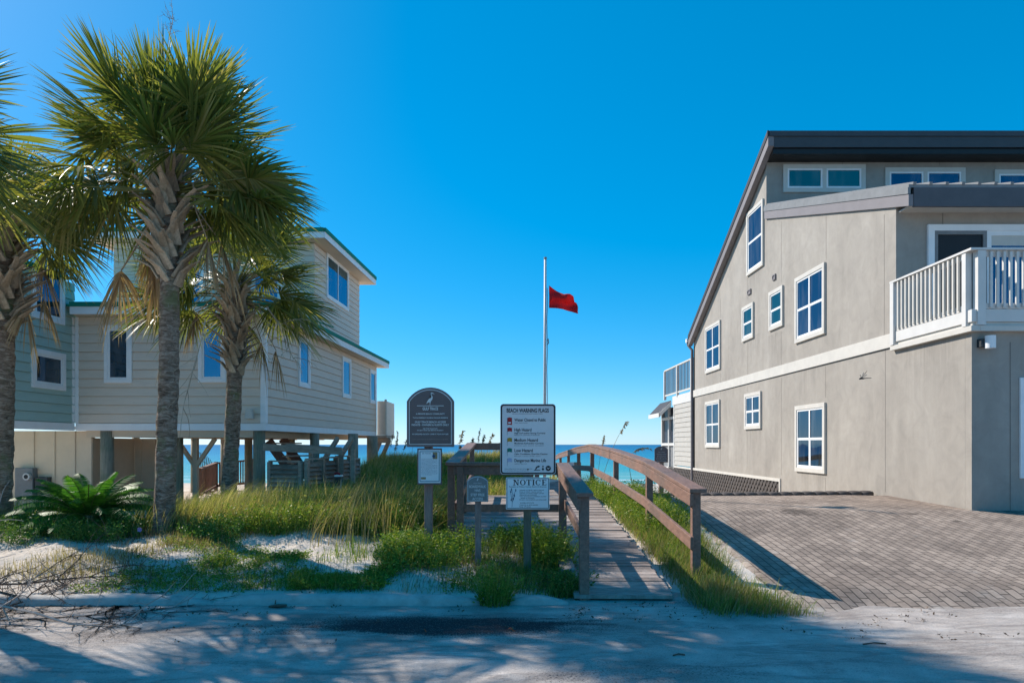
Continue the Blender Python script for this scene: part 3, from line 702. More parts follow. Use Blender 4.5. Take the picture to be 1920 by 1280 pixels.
b.prism([(WX, Y2 + .0, -.6), (WX, Y4, -.6), (WX, Y4, zu(Y4)), (WX, Y3, zu(Y3)), (WX, Y3, zr(Y3)), (WX, Y2, zr(Y2))], (T, 0, 0))
b.build('side_wall', MAT['stucco'], SH)
b = MB(); b.box(WX, RX, Y1, Y1 + T - .003, -.6, 3.497); b.build('front_wall', MAT['stucco'], SH)
b = MB(); b.box(WX + T, RX, Y2 + .005, Y2 + T, 3.5, zr(Y2)); b.build('upper_front_wall', MAT['stucco'], SH)
b = MB(); b.box(WX + T, RX, Y3 + .005, Y3 + T, 7.6, zu(Y3) + .3); b.build('clerestory_wall', MAT['stucco'], SH)
b = MB(); b.box(WX, RX, Y4 - T, Y4 - .004, -.6, 6.0 - .5); b.box(RX, RX + .1, Y1, Y4, -.6, 6); b.build('back_wall', MAT['stucco'], SH)
# stucco panel joints
b = MB()
def joint(x, yt, yb):
    y = ry(x); slab(b, rw, y - .005, y + .005, fz(yb, y), fz(yt, y), .0, .0025)
for x, yt, yb in ((1660, 652, 922), (1548, 686, 745), (1548, 895, 928), (1465, 708, 890), (1401, 725, 734), (1401, 806, 880), (1351, 735, 745), (1351, 842, 878),
                  (1658, 402, 631), (1549, 405, 488), (1465, 415, 530), (1465, 622, 690), (1402, 640, 708), (1402, 520, 560), (1351, 560, 596), (1351, 700, 722)): joint(x, yt, yb)
for a in (.62, 2.4): slab(b, lf, a - .007, a + .007, .45, 3.25, 0, .003)
for a in (.9,): slab(b, uf, a - .007, a + .007, 5.2, zr(Y2) - .05, 0, .002)
for a in (2.2, 5.0): slab(b, cf, a - .007, a + .007, 9.66, 10.1, 0, .002)
b.build('panel_joint', plain('joint_line', (.19, .172, .152), .9), SH)
# belt course and base trim
b = MB(); slab(b, rw, ry(1676), Y4, 3.49, 3.76, 0, .028); b.build('belt_course', MAT['cream'], SH, bevel=.006)
b = MB(); slab(b, rw, ry(1676), Y4, 3.478, 3.489, 0, .022); b.build('belt_shadow_line', MAT['black'], SH)  # black strip painted in as the shadow line beneath the belt
# windows on the side wall: left column, right column, top and bottom at the right edge
def sw(x0, x1, yt, yb, cols=1, rows=2, gm='glassnavy'):
    y = ry(x1); return window(SH, rw, y, ry(x0), fz(yb, y), fz(yt, y), cols, rows, 'cream', gm, t=.105, s=.042)
sw(1402, 1433, 372, 497); sw(1324, 1352, 599, 691, 2); sw(1393.4, 1414.4, 565.6, 632.5, gm='glassgreen'); sw(1444, 1470, 534, 610, gm='glassgreen')
sw(1493, 1549, 491, 625, 2); sw(1324, 1351, 748, 839, 2); sw(1398, 1428.5, 732.5, 803, 2); sw(1493.5, 1549.7, 754, 888, 2)
for x0, x1, yt, yb in ((1403, 1409, 541, 550), (1450, 1455.5, 513, 523)):
    y = ry(x1); v_ = MB(); ring(v_, rw, y, ry(x0), fz(yb, y), fz(yt, y), .03, -.01, .04); slab(v_, rw, y + .03, ry(x0) - .03, fz(yb, y) + .03, fz(yt, y) - .03, -.005, .02); v_.build('vent', MAT['fascia'], SH)
# clerestory windows
for x0, x1, yt, yb in ((1468, 1622, 309, 361), (1659, 1809, 315, 372), (1864, 2010, 319, 376)):
    a0, a1 = fx(x0, Y3) - WX, fx(x1, Y3) - WX
    w = MB(); zt, zb = fz(yt, Y3), fz(yb, Y3); ring(w, cf, a0, a1, zb, zt, .12, -.01, .04); mid = (a0 + a1) / 2; slab(w, cf, mid - .055, mid + .055, zb + .12, zt - .12, -.01, .038)
    w = w.build('window', MAT['cream'], SH)
    s_ = MB(); g = MB()
    for q0, q1 in ((a0 + .12, mid - .055), (mid + .055, a1 - .12)):
        ring(s_, cf, q0, q1, zb + .12, zt - .12, .05, -.01, .03); slab(g, cf, q0 + .05, q1 - .05, zb + .17, zt - .17, -.008, .008)
    s_.build('sash', MAT['white'], w); g.build('pane', MAT['glassgreen' if x0 < 1500 else 'glassnavy'], w)
# middle roof with its sloping side fascia and dark front fascia
b = MB()
xo, yo = WX - .06, 12.62
b.prism([(xo, yo, zr(yo) + .34), (xo, Y3 + .0, zr(Y3) + .34), (xo, Y3 + .0, zr(Y3) + .40), (xo, yo, zr(yo) + .40)], (RX - xo, 0, 0))
for i in range(34):
    x = xo + .1 + i * .3; b.beam((x, yo - .02, zr(yo) + .415), (x, Y3 - .01, zr(Y3) + .415), .06, .045)
b.build('middle_roof', MAT['metal'], SH)
b = MB(); b.prism([(xo - .002, yo + .002, zr(yo)), (xo - .002, Y3 - .0, zr(Y3)), (xo - .002, Y3, zr(Y3) + .22), (xo - .002, yo + .002, zr(yo) + .22)], (.09, 0, 0)); b.build('rake_board', MAT['fascia'], SH, bevel=.004)
b = MB(); b.prism([(xo - .02, yo - .006, zr(yo) + .222), (xo - .02, Y3 - .0, zr(Y3) + .222), (xo - .02, Y3, zr(Y3) + .345), (xo - .02, yo - .006, zr(yo) + .345)], (.05, 0, 0)); b.build('rake_flashing', MAT['metal'], SH)
b = MB(); b.box(xo + .09, RX, yo - .01, yo + .05, zr(yo) - .01, zr(yo) + .339); b.build('fascia', plain('slate_fascia', (.085, .08, .088), .5, .1), SH)
b = MB(); b.box(WX + .05, RX, yo + .052, Y2 + .004, zr(yo) + .05, zr(yo) + .08); b.build('soffit', MAT['cream'], SH)
# upper shed roof
b = MB(); xu, yu = WX - .16, 19.12; y5 = Y4 + .12
b.prism([(xu, yu, zu(yu) + .16), (xu, y5, zu(y5) + .16), (xu, y5, zu(y5) + .30), (xu, yu, zu(yu) + .30)], (RX - xu, 0, 0)); b.build('upper_roof', MAT['darkroof'], SH)
b = MB(); b.prism([(xu - .03, yu - .05, zu(yu) - .10), (xu - .03, y5, zu(y5) - .10), (xu - .03, y5, zu(y5) + .16), (xu - .03, yu - .05, zu(yu) + .16)], (.16, 0, 0)); b.build('rake_board', MAT['fascia'], SH)
b = MB(); b.prism([(xu - .05, yu - .05, zu(yu) + .163), (xu - .05, y5, zu(y5) + .163), (xu - .05, y5, zu(y5) + .33), (xu - .05, yu - .05, zu(yu) + .33)], (.05, 0, 0)); b.build('rake_flashing', MAT['darkroof'], SH)
b = MB(); b.box(xu + .135, RX, yu - .05, yu, zu(yu) - .14, zu(yu) + .158); b.box(xu + .002, RX, yu - .08, yu - .005, zu(yu) + .162, zu(yu) + .31); b.build('fascia', plain('navy_fascia', (.055, .055, .06), .5, .1), SH)
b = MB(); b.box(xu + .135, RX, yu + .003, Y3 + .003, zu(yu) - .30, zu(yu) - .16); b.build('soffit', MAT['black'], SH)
# gutter and downpipe at the far end
b = MB(); gx = WX - .07
b.tube([(gx - .1, y5 + .08, 5.74), (gx - .1, y5 + .08, 5.6), (gx + .02, Y4 + .06, 5.38), (gx + .02, Y4 + .06, 5.2), (gx + .02, Y4 + .06, .0)], .055, 8); b.build('downpipe', MAT['fascia'], SH)
b = MB(); b.tube([(gx - .18, y5 + .10, 5.78), (gx + 6, y5 + .10, 5.78)], .09, 8); b.build('gutter', MAT['white'], SH)
# sliding door behind the balcony
a0, a1 = fx(1738, Y2) - WX, 6.2; zt = fz(422, Y2)
b = MB(); ring(b, uf, a0, a1, 3.62, zt, .12, -.01, .05); w = b.build('sliding_door', MAT['white'], SH)
b = MB(); mid = fx(1848, Y2) - WX; ring(b, uf, a0 + .12, mid, 3.74, zt - .12, .07, -.01, .04); b.build('door_frame', MAT['metal'], w)
b = MB(); ring(b, uf, mid + .002, a1 - .12, 3.74, zt - .12, .09, -.01, .03); b.build('door_frame', MAT['white'], w)
b = MB(); slab(b, uf, a0 + .19, mid - .07, 3.81, zt - .19, -.008, .012); b.build('screen', plain('insect_screen', (.012, .014, .018), .6), w)
b = MB(); slab(b, uf, mid + .09, a1 - .21, 3.83, zt - .40, -.008, .01); b.build('pane', MAT['glassdark'], w)
b = MB(); slab(b, uf, mid + .09, a1 - .21, zt - .40, zt - .21, -.008, .014); b.build('blind', MAT['cream'], w)
# balcony
BZ = 3.50
b = MB(); b.box(WX - .03, RX, Y1 - .06, Y2, BZ, BZ + .06); b.build('balcony_floor', MAT['cream'], SH)
b = MB(); b.box(WX - .06, WX + .02, Y1 - .09, Y2 + .04, BZ + .062, BZ + .26); b.box(WX + .021, RX, Y1 - .09, Y1 - .01, BZ + .062, BZ + .26); b.build('rim_board', MAT['railwhite'], SH, bevel=.004)
b = MB(); b.box(WX - .085, WX + .06, Y1 - .115, Y2 + .06, BZ - .09, BZ - .002); b.box(WX + .062, RX, Y1 - .115, Y1 + .0, BZ - .09, BZ - .002); b.build('trim_board', MAT['cream'], SH, bevel=.004)
RL = MB(); zt0, zt1 = 4.70, 4.735
RL.box(WX - .10, WX + .05, Y1 - .13, Y2 + .05, zt0, zt1); RL.box(WX + .051, RX, Y1 - .13, Y1 + .02, zt0, zt1)
RL.box(WX - .05, WX - .01, Y1 + .12, Y2 - .1, zt0 - .09, zt0 - .002); RL.box(WX + .15, RX, Y1 - .075, Y1 - .035, zt0 - .09, zt0 - .002)
RL.box(WX - .05, WX - .01, Y1 + .12, Y2 - .1, BZ + .27, BZ + .36); RL.box(WX + .15, RX, Y1 - .075, Y1 - .035, BZ + .27, BZ + .36)
rail = RL.build('balcony_rail', MAT['railwhite'], SH)
for (x, y, s) in ((WX - .035, Y1 + .07, .10), (WX + .085, Y1 - .055, .13), (WX - .04, Y2 - .02, .12)):
    p_ = MB(); p_.box(x - s / 2, x + s / 2, y - s / 2, y + s / 2, BZ + .005, zt0 - .003); p_.build('post', MAT['railwhite'], rail, bevel=.004)
nb = 15
for i in range(nb):
    y = Y1 + .22 + (Y2 - Y1 - .42) * i / (nb - 1); p_ = MB(); p_.box(WX - .088, WX - .052, y - .02, y + .02, BZ + .29, zt0 - .02); p_.build('baluster', MAT['cream'], rail)
for i in range(24):
    x = WX + .24 + i * .105; p_ = MB(); p_.box(x - .02, x + .02, Y1 - .115, Y1 - .078, BZ + .29, zt0 - .02); p_.build('baluster', MAT['railwhite'], rail)
# wall lamp on the lower front and door casing at the frame's edge
b = MB(); q = P(1857, 641, Y1 - .14); b.tube([q + V(0, 0, -.1), q + V(0, 0, .1)], .075, 16); lm = b.build('wall_lamp', MAT['white'], SH, smooth=False)
b = MB(); b.box(q.x - .12, q.x + .02, Y1 - .1, Y1 - .0, q.z - .07, q.z + .06); b.build('bracket', MAT['darkmetal'], lm)
b = MB(); ring(b, lf, fx(1911, Y1) - WX, fx(2000, Y1) - WX, fz(896, Y1), fz(708, Y1), .10, -.01, .03); w = b.build('window', MAT['white'], SH)
b = MB(); slab(b, lf, fx(1911, Y1) - WX + .1, fx(2000, Y1) - WX - .1, fz(896, Y1) + .1, fz(708, Y1) - .1, -.008, .01); b.build('pane', MAT['glassdark'], w)
# crawl space lattice along the side
def lattice(pl, a0, a1, z0, z1):
    g = MB(); slab(g, pl, a0, a1, z0, z1, .0, .006); bk = g.build('lattice', MAT['crawlshade'], SH)  # near-black backing sheet, the shade behind the slats put into its colour
    L = MB(); h = z1 - z0; step = .25
    for sgn, o in ((1, .012), (-1, .024)):
        k = a0 - h
        while k < a1 + h:
            q0, q1 = (k, z0), (k + h, z1)
            if sgn < 0: q0, q1 = (k, z1), (k + h, z0)
            (x0, y0), (x1, y1) = q0, q1
            t0 = max(0, (a0 - x0) / (x1 - x0)); t1 = min(1, (a1 - x0) / (x1 - x0))
            if t1 > t0 + .02:
                A_ = pl.p(x0 + (x1 - x0) * t0, y0 + (y1 - y0) * t0, o); B_ = pl.p(x0 + (x1 - x0) * t1, y0 + (y1 - y0) * t1, o)
                L.beam(A_, B_,   .012, .10, (pl.u.x * -sgn, pl.u.y * -sgn, 1))
            k += step
    L.build('lattice_slat', MAT['lattice'], bk)
lattice(rw, ry(1462), 31.6, -.5, .58)
b = MB(); slab(b, rw, ry(1463) - .05, Y4, .582, .67, 0, .035); slab(b, rw, ry(1463) - .05, ry(1463) + .02, -.4, .58, 0, .035); slab(b, rw, Y4 + .05, 30.4, .582, .66, 0.0, .04); b.build('base_trim', MAT['cream'], SH)
# seaward porch with siding, screens, little roof and roof deck rail
siding(SH, rw, Y4 + .04, 30.4, .68, 3.35, MAT['porch'], .21, name='porch_wall')
b = MB(); slab(b, rw, Y4 + .03, 30.75, 3.36, 3.75, -.1, .03); b.build('porch_band', MAT['railwhite'], SH)
b = MB()
for a in (30.45, 31.5, 32.9): slab(b, rw, a, a + .14, .45, 3.34, -.1, .02)
for z in (.45, 1.55, 2.75): slab(b, rw, 30.592, 32.898, z, z + .12, -.08, .012)
pf = b.build('porch_frame', MAT['railwhite'], SH)
b = MB(); slab(b, rw, 30.5, 32.95, 1.6, 3.3, -.09, -.07); b.build('screen', plain('porch_screen', (.03, .032, .045), .4), pf)
b = MB(); slab(b, rw, 30.5, 32.95, .5, 1.6, -.088, -.066); b.build('lower_panel', MAT['metal'], pf)
b = MB(); b.prism([(WX - .55, 31.0, 3.0), (WX - .55, 33.2, 3.0), (WX - .03, 33.2, 3.55), (WX - .03, 31.0, 3.55)], (0, 0, .05)); b.build('porch_roof', MAT['darkroof'], SH)
b = MB(); b.prism([(WX - .57, 30.95, 2.84), (WX - .03, 30.95, 3.36), (WX - .03, 30.95, 3.56), (WX - .57, 30.95, 3.04)], (0, .045, 0)); b.box(WX - .6, WX - .555, 30.95, 33.2, 2.84, 3.03); b.build('eave_board', MAT['railwhite'], SH)
b = MB(); b.box(WX - .05, WX + .03, Y4 + .1, 32.3, 5.03, 5.09); b.box(WX - .03, WX + .01, Y4 + .1, 32.3, 3.85, 3.92); dr = b.build('deck_rail', MAT['cream'], SH)
for y in (Y4 + .25, 29.9, 32.3):
    p_ = MB(); p_.box(WX - .06, WX + .05, y - .06, y + .06, 3.7, 5.028); p_.build('post', MAT['railwhite'], dr)
for i in range(20):
    y = Y4 + .45 + i * .235; p_ = MB(); p_.box(WX - .03, WX + .0, y - .02, y + .02, 3.921, 5.028); p_.build('baluster', MAT['fascia'], dr)

# timber edging along the back of the driveway
TE = thing('timber_edging', 'low scalloped dark timber edging along the back of the paved driveway', 'edging', (5, 13.75, .55))
for i in range(22):
    x = 2.35 + i * .235; z = .56 + (x - 2.4) * .012
    p_ = MB(); p_.tube([(x, 13.86, z - .5), (x, 13.86, z - .0), (x, 13.86, z + .03), (x, 13.86, z + .045)], [.15, .15, .135, .08], 12); p_.build('log', MAT['lattice'], TE, smooth=True)

# ------------------------------------------------------------------ boardwalk
BW = thing('boardwalk', 'brown wooden boardwalk with side platform and handrails leading to the beach', 'boardwalk', (1.2, 7.1, 0))
d_ = MB(); y = 7.0; i = 0
while y < 33:
    w = .112; x0 = .70 + random.uniform(-.02, .02); x1 = 1.73 + random.uniform(-.03, .03)
    if 9.15 < y < 14.05: x0 = -.80 + random.uniform(-.02, .02)
    z0, z1 = float(wz(y)), float(wz(y + w)); j = random.uniform(-.004, .004)
    tl = random.uniform(-.006, .006)
    d_.add([(x0, y, z0 - .038 + j), (x1, y, z0 - .038 + j + tl), (x1, y + w, z1 - .038 + j + tl), (x0, y + w, z1 - .038 + j), (x0, y, z0 + j), (x1, y, z0 + j + tl), (x1, y + w, z1 + j + tl), (x0, y + w, z1 + j)],
           [(3, 2, 1, 0), (4, 5, 6, 7), (0, 1, 5, 4), (1, 2, 6, 5), (2, 3, 7, 6), (3, 0, 4, 7)])
    y += w + .013; i += 1
def deckmat():
    m, nt, bs = nodes('weathered_deck')
    v = coord(nt, 'Object', (2.2, 22, 1)); f = noise(nt, v, 2.5, 7, .7, .3)
    c = ramp(nt, f, [(.3, (.14, .105, .09)), (.48, (.33, .265, .23)), (.7, (.50, .43, .38))])
    c = mix(nt, 1.0, c, ramp(nt, island(nt), [(0, (.62, .60, .59)), (1, (1.2, 1.19, 1.18))]), 'MULTIPLY')
    s = noise(nt, coord(nt), 1.5, 6, .7)
    c = mix(nt, ramp(nt, s, [(.58, (0, 0, 0)), (.70, (.85, .85, .85))]), c, (.52, .475, .43))       # drifted sand
    nt.links.new(c, bs.inputs['Base Color']); bs.inputs['Roughness'].default_value = .85
    bump(nt, bs, f, .6, .008); return m
d_.build('deck', deckmat(), BW)
j_ = MB(); j_.box(-.78, .74, 9.16, 9.20, .05, float(wz(9.16)) - .045); j_.build('rim_joist', MAT['brown'], BW)
def post(x, y, z0, z1, s=.095):
    p_ = MB(); p_.box(x - s / 2, x + s / 2, y - s / 2, y + s / 2, z0, z1); return p_.build('post', MAT['brown'], BW, bevel=.006)
def runs(name, pts, w, h, cap=False):
    r_ = MB()
    for a, b in zip(pts, pts[1:]): r_.beam(a, b, w, h)
    return r_.build(name, MAT['brown'], BW, bevel=.005)
# right hand rail, rising over the dune
hx = 2.13
hr = [(7.58, 1.085), (10.2, 1.33), (13.3, 1.475), (17.0, 1.585), (20.2, 1.50), (27, 1.22), (31, .95)]
runs('handrail', [V(hx, y, z) for y, z in hr], .19, .045)
runs('top_rail', [V(hx - .075, y, z - .10) for y, z in hr], .04, .14)
runs('lower_rail', [V(hx - .07, y, z - .58) for y, z in hr], .04, .14)
for y in (7.7, 10.2, 13.3, 17.0, 20.2, 23.5, 27, 31):
    z = np.interp(y, [a for a, _ in hr], [b for _, b in hr]) - .026; post(hx, y, float(gz(hx, y)) - .2, float(z))
# left hand: near sloping piece, platform rails, far rail
a, b = V(.80, 6.95, 1.085), V(.755, 9.25, 1.335)
runs('handrail', [a, b], .17, .045); runs('lower_rail', [a + V(.03, .06, -.52), b + V(.03, 0, -.52)], .04, .13)
runs('top_rail', [a + V(-.06, .03, -.095), b + V(-.06, -.06, -.095)], .04, .13)
post(.80, 7.06, -.1, 1.06, .10); post(.755, 9.2, 0, 1.30, .10)
runs('handrail', [V(-.80, 9.22, 1.337), V(.665, 9.22, 1.337)], .17, .045)
runs('top_rail', [V(-.72, 9.20, 1.25), V(.70, 9.20, 1.25)], .04, .12); runs('lower_rail', [V(-.66, 9.2, .745), V(.70, 9.2, .745)], .04, .10)
post(-.755, 9.3, 0, 1.312); post(-.625, 9.2, 0, 1.312, .09)
runs('handrail', [V(-.74, 9.31, 1.337), V(-.715, 14.0, 1.615)], .19, .045)
runs('lower_rail', [V(-.70, 9.4, .75), V(-.68, 14.0, 1.03)], .04, .10)
post(-.71, 14.0, .2, 1.59); post(-.73, 11.6, .2, 1.45)
runs('top_rail', [V(-.66, 14.02, 1.56), V(.60, 14.02, 1.56)], .04, .14); runs('lower_rail', [V(-.66, 14.02, 1.03), V(.60, 14.02, 1.03)], .04, .10)
post(.62, 14.0, .3, 1.62)
lr_ = [(14.0, 1.60), (17.0, 1.60), (20.2, 1.50), (27, 1.22), (31, .95)]
runs('handrail', [V(.60, y, z) for y, z in lr_], .16, .045); runs('lower_rail', [V(.64, y, z - .55) for y, z in lr_], .04, .12)
for y, z in lr_[1:]: post(.62, y, float(gz(.62, y)) - .2, z - .026)
for k, (px, y) in enumerate(((1072, 21.5), (1083, 20.9))):
    q = P(px, 868, y); p_ = MB(); p_.box(q.x - .1, q.x + .1, y - .06, y + .06, .4, CH - (866 - PY) / F * y); p_.build('end_post', MAT['white' if k == 0 else 'greywood'], BW)
# weathered timber block lying against the near left post
tb = MB(); q = V(.60, 7.55, .11); tb.obox(q, (.16, -.02, .02), (.01, 1.15, .10), (0, 0, .10)); tag(tb.build('timber_block', wood('rotten_timber', (.30, .27, .24), (.10, .085, .07)), bevel=.012), 'rotten grey timber block wedged behind the near left railing post', 'timber')

# ------------------------------------------------------------------ flagpole and flag
FP = thing('flagpole', 'thin white flagpole with halyard standing behind the warning sign', 'flagpole', P(1021, 905, 14.3))
q = P(1021, 905, 14.3); tp = P(1022.5, 485, 14.3)
b = MB(); b.tube([(q.x, q.y, .2), q.lerp(tp, .5), tp], [.034, .031, .026], 12); b.build('pole', plain('pole_white', (.62, .60, .58), .45, .05, 3), FP, smooth=True)
b = MB(); b.tube([tp + V(0, 0, -.004), tp + V(0, 0, .03)], [.035, .03], 10); b.build('truck_cap', MAT['metal'], FP)
b = MB(); hp = [P(1026, 540 + 30 * i, 14.26) + V(.008 * math.sin(i * 2.1), 0, 0) for i in range(10)]; b.tube(hp, .007, 5)
c = P(1026, 640, 14.26); b.tube([c, c + V(.02, 0, .06), c + V(.03, 0, -.03), c + V(0, 0, -.07)], .012, 6); b.build('halyard', MAT['metal'], FP)
nx, ny = 28, 18; vs = []
for j in range(ny + 1):
    for i in range(nx + 1):
        u, v = i / nx, j / ny
        yt = float(np.interp(u, [0, .35, .6, .85, 1], [535, 545.5, 552, 551.5, 555])); yb = float(np.interp(u, [0, .5, .78, 1], [577, 580, 584, 589]))
        x = 1029.5 + (46 + 8 * v + 4.5 * math.sin(v * 3.3) ** 2 * (v > .3)) * u
        p = P(x, yt + (yb - yt) * v, 14.25); p.y += .06 * math.sin(u * 7 + v * 3.4) * (.25 + u) + .03 * math.sin(v * 9 + u * 4); vs.append(p)
fs = [(j * (nx + 1) + i, j * (nx + 1) + i + 1, (j + 1) * (nx + 1) + i + 1, (j + 1) * (nx + 1) + i) for j in range(ny) for i in range(nx)]
rf, nt, bs = nodes('red_flag_cloth'); bs.inputs['Base Color'].default_value = (.62, .014, .016, 1); bs.inputs['Roughness'].default_value = .75
tr = N(nt, 'ShaderNodeBsdfTranslucent'); tr.inputs[0].default_value = (.8, .02, .02, 1); mx = N(nt, 'ShaderNodeMixShader'); mx.inputs[0].default_value = .35
nt.links.new(bs.outputs[0], mx.inputs[1]); nt.links.new(tr.outputs[0], mx.inputs[2]); nt.links.new(mx.outputs[0], nt.nodes['Material Output'].inputs[0])
tag(mesh_obj('flag', vs, fs, rf, None, True, solid=.004), 'plain red hazard flag flying from the pole', 'flag')
# ------------------------------------------------------------------ signs
def text_mb(mb, pl, s, a, z, h, out=.004, width=None, align='C', bold=0.0):
    """lettering as flat faces on a plane; h = capital height"""
    cu = bpy.data.curves.new('lettering', 'FONT'); cu.body = s; cu.size = 1; cu.resolution_u = 3; cu.offset = bold
    o = bpy.data.objects.new('lettering', cu); me = o.to_mesh()
    vs = np.array([v.co[:] for v in me.vertices]); fs = [tuple(p.vertices) for p in me.polygons]
    o.to_mesh_clear(); bpy.data.objects.remove(o); bpy.data.curves.remove(cu)
    if not len(vs): return
    x0, x1 = vs[:, 0].min(), vs[:, 0].max(); k = h / .70; kx = k
    if width: kx = width / (x1 - x0)
    off = {'C': -(x0 + x1) / 2, 'L': -x0}[align]
    mb.add([pl.p(a + (v[0] + off) * kx, z + v[1] * k, out) for v in vs], fs)
def poly(mb, pl, pts, out, d=.0015):
    mb.prism([pl.p(a, z, out) for a, z in pts], pl.n * d)
def rrect(w, z0, z1, r, n=5):
    pts = []
    for cx, cz, s in ((w - r, z0 + r, -90), (w - r, z1 - r, 0), (-w + r, z1 - r, 90), (-w + r, z0 + r, 180)):
        for i in range(n + 1): t = R(s + 90 * i / n); pts.append((cx + r * math.cos(t), cz + r * math.sin(t)))
    return pts
def arch(w, z0, zs, z1, n=14):
    """flat-sided board with a segmental arched top: half width w, shoulder height zs, crown z1"""
    h = z1 - zs; rad = (w * w + h * h) / (2 * h); th = math.asin(min(1, w / rad))
    if h > w: rad, th = w, math.pi / 2
    pts = [(-w, z0), (w, z0)]
    for i in range(n + 1):
        t = th - 2 * th * i / n; pts.append((rad * math.sin(t), z1 - rad + rad * math.cos(t)))
    return pts
HERON = [(-.02, 0), (.015, 0), (.01, .12), (.06, .30), (.14, .40), (.20, .52), (.20, .66), (.15, .76), (.11, .84), (.15, .90), (.24, .89), (.36, .84), (.27, .93), (.20, .98), (.12, 1.0), (.06, .97), (.03, .90),
         (.03, .84), (.08, .74), (.10, .66), (.06, .58), (-.06, .52), (-.16, .40), (-.24, .24), (-.30, .10), (-.20, .18), (-.10, .24), (-.03, .22), (-.02, .10)]
def heron(mb, pl, a, z, h, out):
    # split into convex-ish fan pieces so that the faces stay clean
    bm_ = bmesh.new(); vs = [bm_.verts.new(pl.p(a + x * h, z + y * h, out)) for x, y in HERON]; f = bm_.faces.new(vs)
    r = bmesh.ops.triangulate(bm_, faces=[f]); bm_.verts.index_update()
    mb.add([v.co for v in bm_.verts], [tuple(v.index for v in q.verts) for q in bm_.faces]); bm_.free()
MAT['signbrown'] = plain('sign_brown_panel', (.15, .105, .10), .5, .06, 4)
MAT['signgrey'] = plain('sign_grey_panel', (.19, .20, .20), .5, .06, 4)
MAT['signface'] = plain('sign_aluminium', (.70, .65, .64), .5, .04, 3, metallic=.0)
MAT['paper'] = plain('notice_white', (.80, .80, .80), .5, .04, 3)
MAT['ink'] = plain('sign_ink', (.015, .015, .018), .5)
MAT['silver'] = plain('sign_silver_letters', (.72, .69, .66), .5)
MAT['redp'] = plain('sign_red', (.38, .008, .015), .5); MAT['yel'] = plain('sign_yellow', (.42, .24, .02), .5); MAT['grn'] = plain('sign_green', (.0, .17, .12), .5)
MAT['lav'] = plain('sign_lavender', (.40, .41, .55), .5)
MAT['postbrown'] = wood('sign_post_brown', (.32, .205, .17), (.25, .175, .155), axis=(9, 9, 1.5), isl=.05)
MAT['postgreen'] = wood('treated_post', (.18, .155, .105), (.13, .125, .08), axis=(9, 9, 1.5), isl=.05)
def spl(px, d, yaw=0):                                # upright plane facing the road, a = 0 at photo column px
    return PL((fx(px, d), d, 0), (math.cos(yaw), math.sin(yaw), 0), (math.sin(yaw), -math.cos(yaw), 0))
def signpost(root, px, d, ztop, w=.09, mat='postbrown', back=.05):
    x = fx(px, d); b = MB(); b.box(x - w / 2, x + w / 2, d + back - .0, d + back + w, float(gz(x, d)) - .25, ztop); return b.build('post', MAT[mat], root, bevel=.006)

# community sign with arched top
d = 8.5; G = thing('community_sign', 'tall brown arched community sign with heron and silver lettering on a brown post', 'sign', P(802, 985, d))
pl = spl(807, d); z = lambda y: fz(y, d); k = d / F
signpost(G, 802, d, z(760), .10)
b = MB(); poly(b, pl, arch(44.5 * k, z(837.5), z(752), z(726)), -.04, .04); bd = b.build('board', plain('sign_board_edge', (.20, .145, .14), .5, .08), G, bevel=.006)
b = MB(); poly(b, pl, arch(40 * k, z(833), z(752.5), z(730)), .001, .003); b.build('border', MAT['silver'], bd)
b = MB(); poly(b, pl, arch(38.7 * k, z(831.7), z(753), z(731.3)), .0042, .003); b.build('face', MAT['signbrown'], bd)
b = MB(); o = .0085
for s, y, h, w in (('GULF TRACE', 768.5, 5.3, 29), ('A PRIVATE BEACH COMMUNITY', 776.8, 2.5, 54), ('TURTLE FRIENDLY DUNES & WILDLIFE PRESERVE', 784, 2.1, 66), ('GULF TRACE BEACH ACCESS', 792.4, 3.2, 58), ('PRIVATE - OWNERS & GUESTS ONLY', 797.8, 3.2, 70),
                   ('USE THIS WALKWAY', 804, 1.8, 28), ('DO NOT WALK ON PRIVATE PROPERTY', 807.3, 1.8, 50), ('NO LIFEGUARD ON DUTY - SWIM AT YOUR OWN RISK', 814.6, 2.2, 68)):
    text_mb(b, pl, s, 0, z(y), h * k, o, w * k, bold=.026)
b.build('lettering', MAT['silver'], bd)
b = MB(); text_mb(b, pl, 'Trade name owned by the Gulf Trace Owners Association', 0, z(824), 1.9 * k, o, 67 * k, bold=.01); b.build('lettering', plain('tan_letters', (.36, .26, .20), .5), bd)
b = MB(); heron(b, pl, -.5 * k, z(759.5), 24 * k, o); poly(b, pl, [(-25 * k, z(761)), (25 * k, z(761)), (25 * k, z(760)), (-25 * k, z(760))], .0075); b.build('heron_emblem', MAT['silver'], bd)
# framed info panel lower on the same post
p2 = spl(805.5, d - .03, R(4)); q = (d - .03) / F; z2 = lambda y: fz(y, d - .03)
b = MB(); poly(b, p2, rrect(23 * q, z2(908.5), z2(840), .008), -.05, .05); ip = b.build('info_panel', MAT['signbrown'], G, bevel=.005)
b = MB(); poly(b, p2, rrect(20.5 * q, z2(905), z2(843), .003), .001, .002); b.build('sheet', MAT['paper'], ip)
b = MB(); ring(b, p2, -18.5 * q, 18.5 * q, z2(902.5), z2(845.5), .008, .0035, .005); b.build('printed_border', plain('teal_ink', (.01, .13, .20), .5), ip)
b = MB()
for i in range(16):
    y = 860 + i * 2.0; text_mb(b, p2, ('Protect our dunes and sea turtles lights out', 'Please keep to the walkway and leave no trace', 'Fill holes and take all gear with you at dusk')[i % 3], -15.5 * q, z2(y), 1.0 * q, .0045, (30 if i % 5 else 20) * q, 'L', .01)
text_mb(b, p2, 'SEA TURTLES', -14 * q, z2(850.5), 1.7 * q, .0045, 16 * q, 'L', .02)
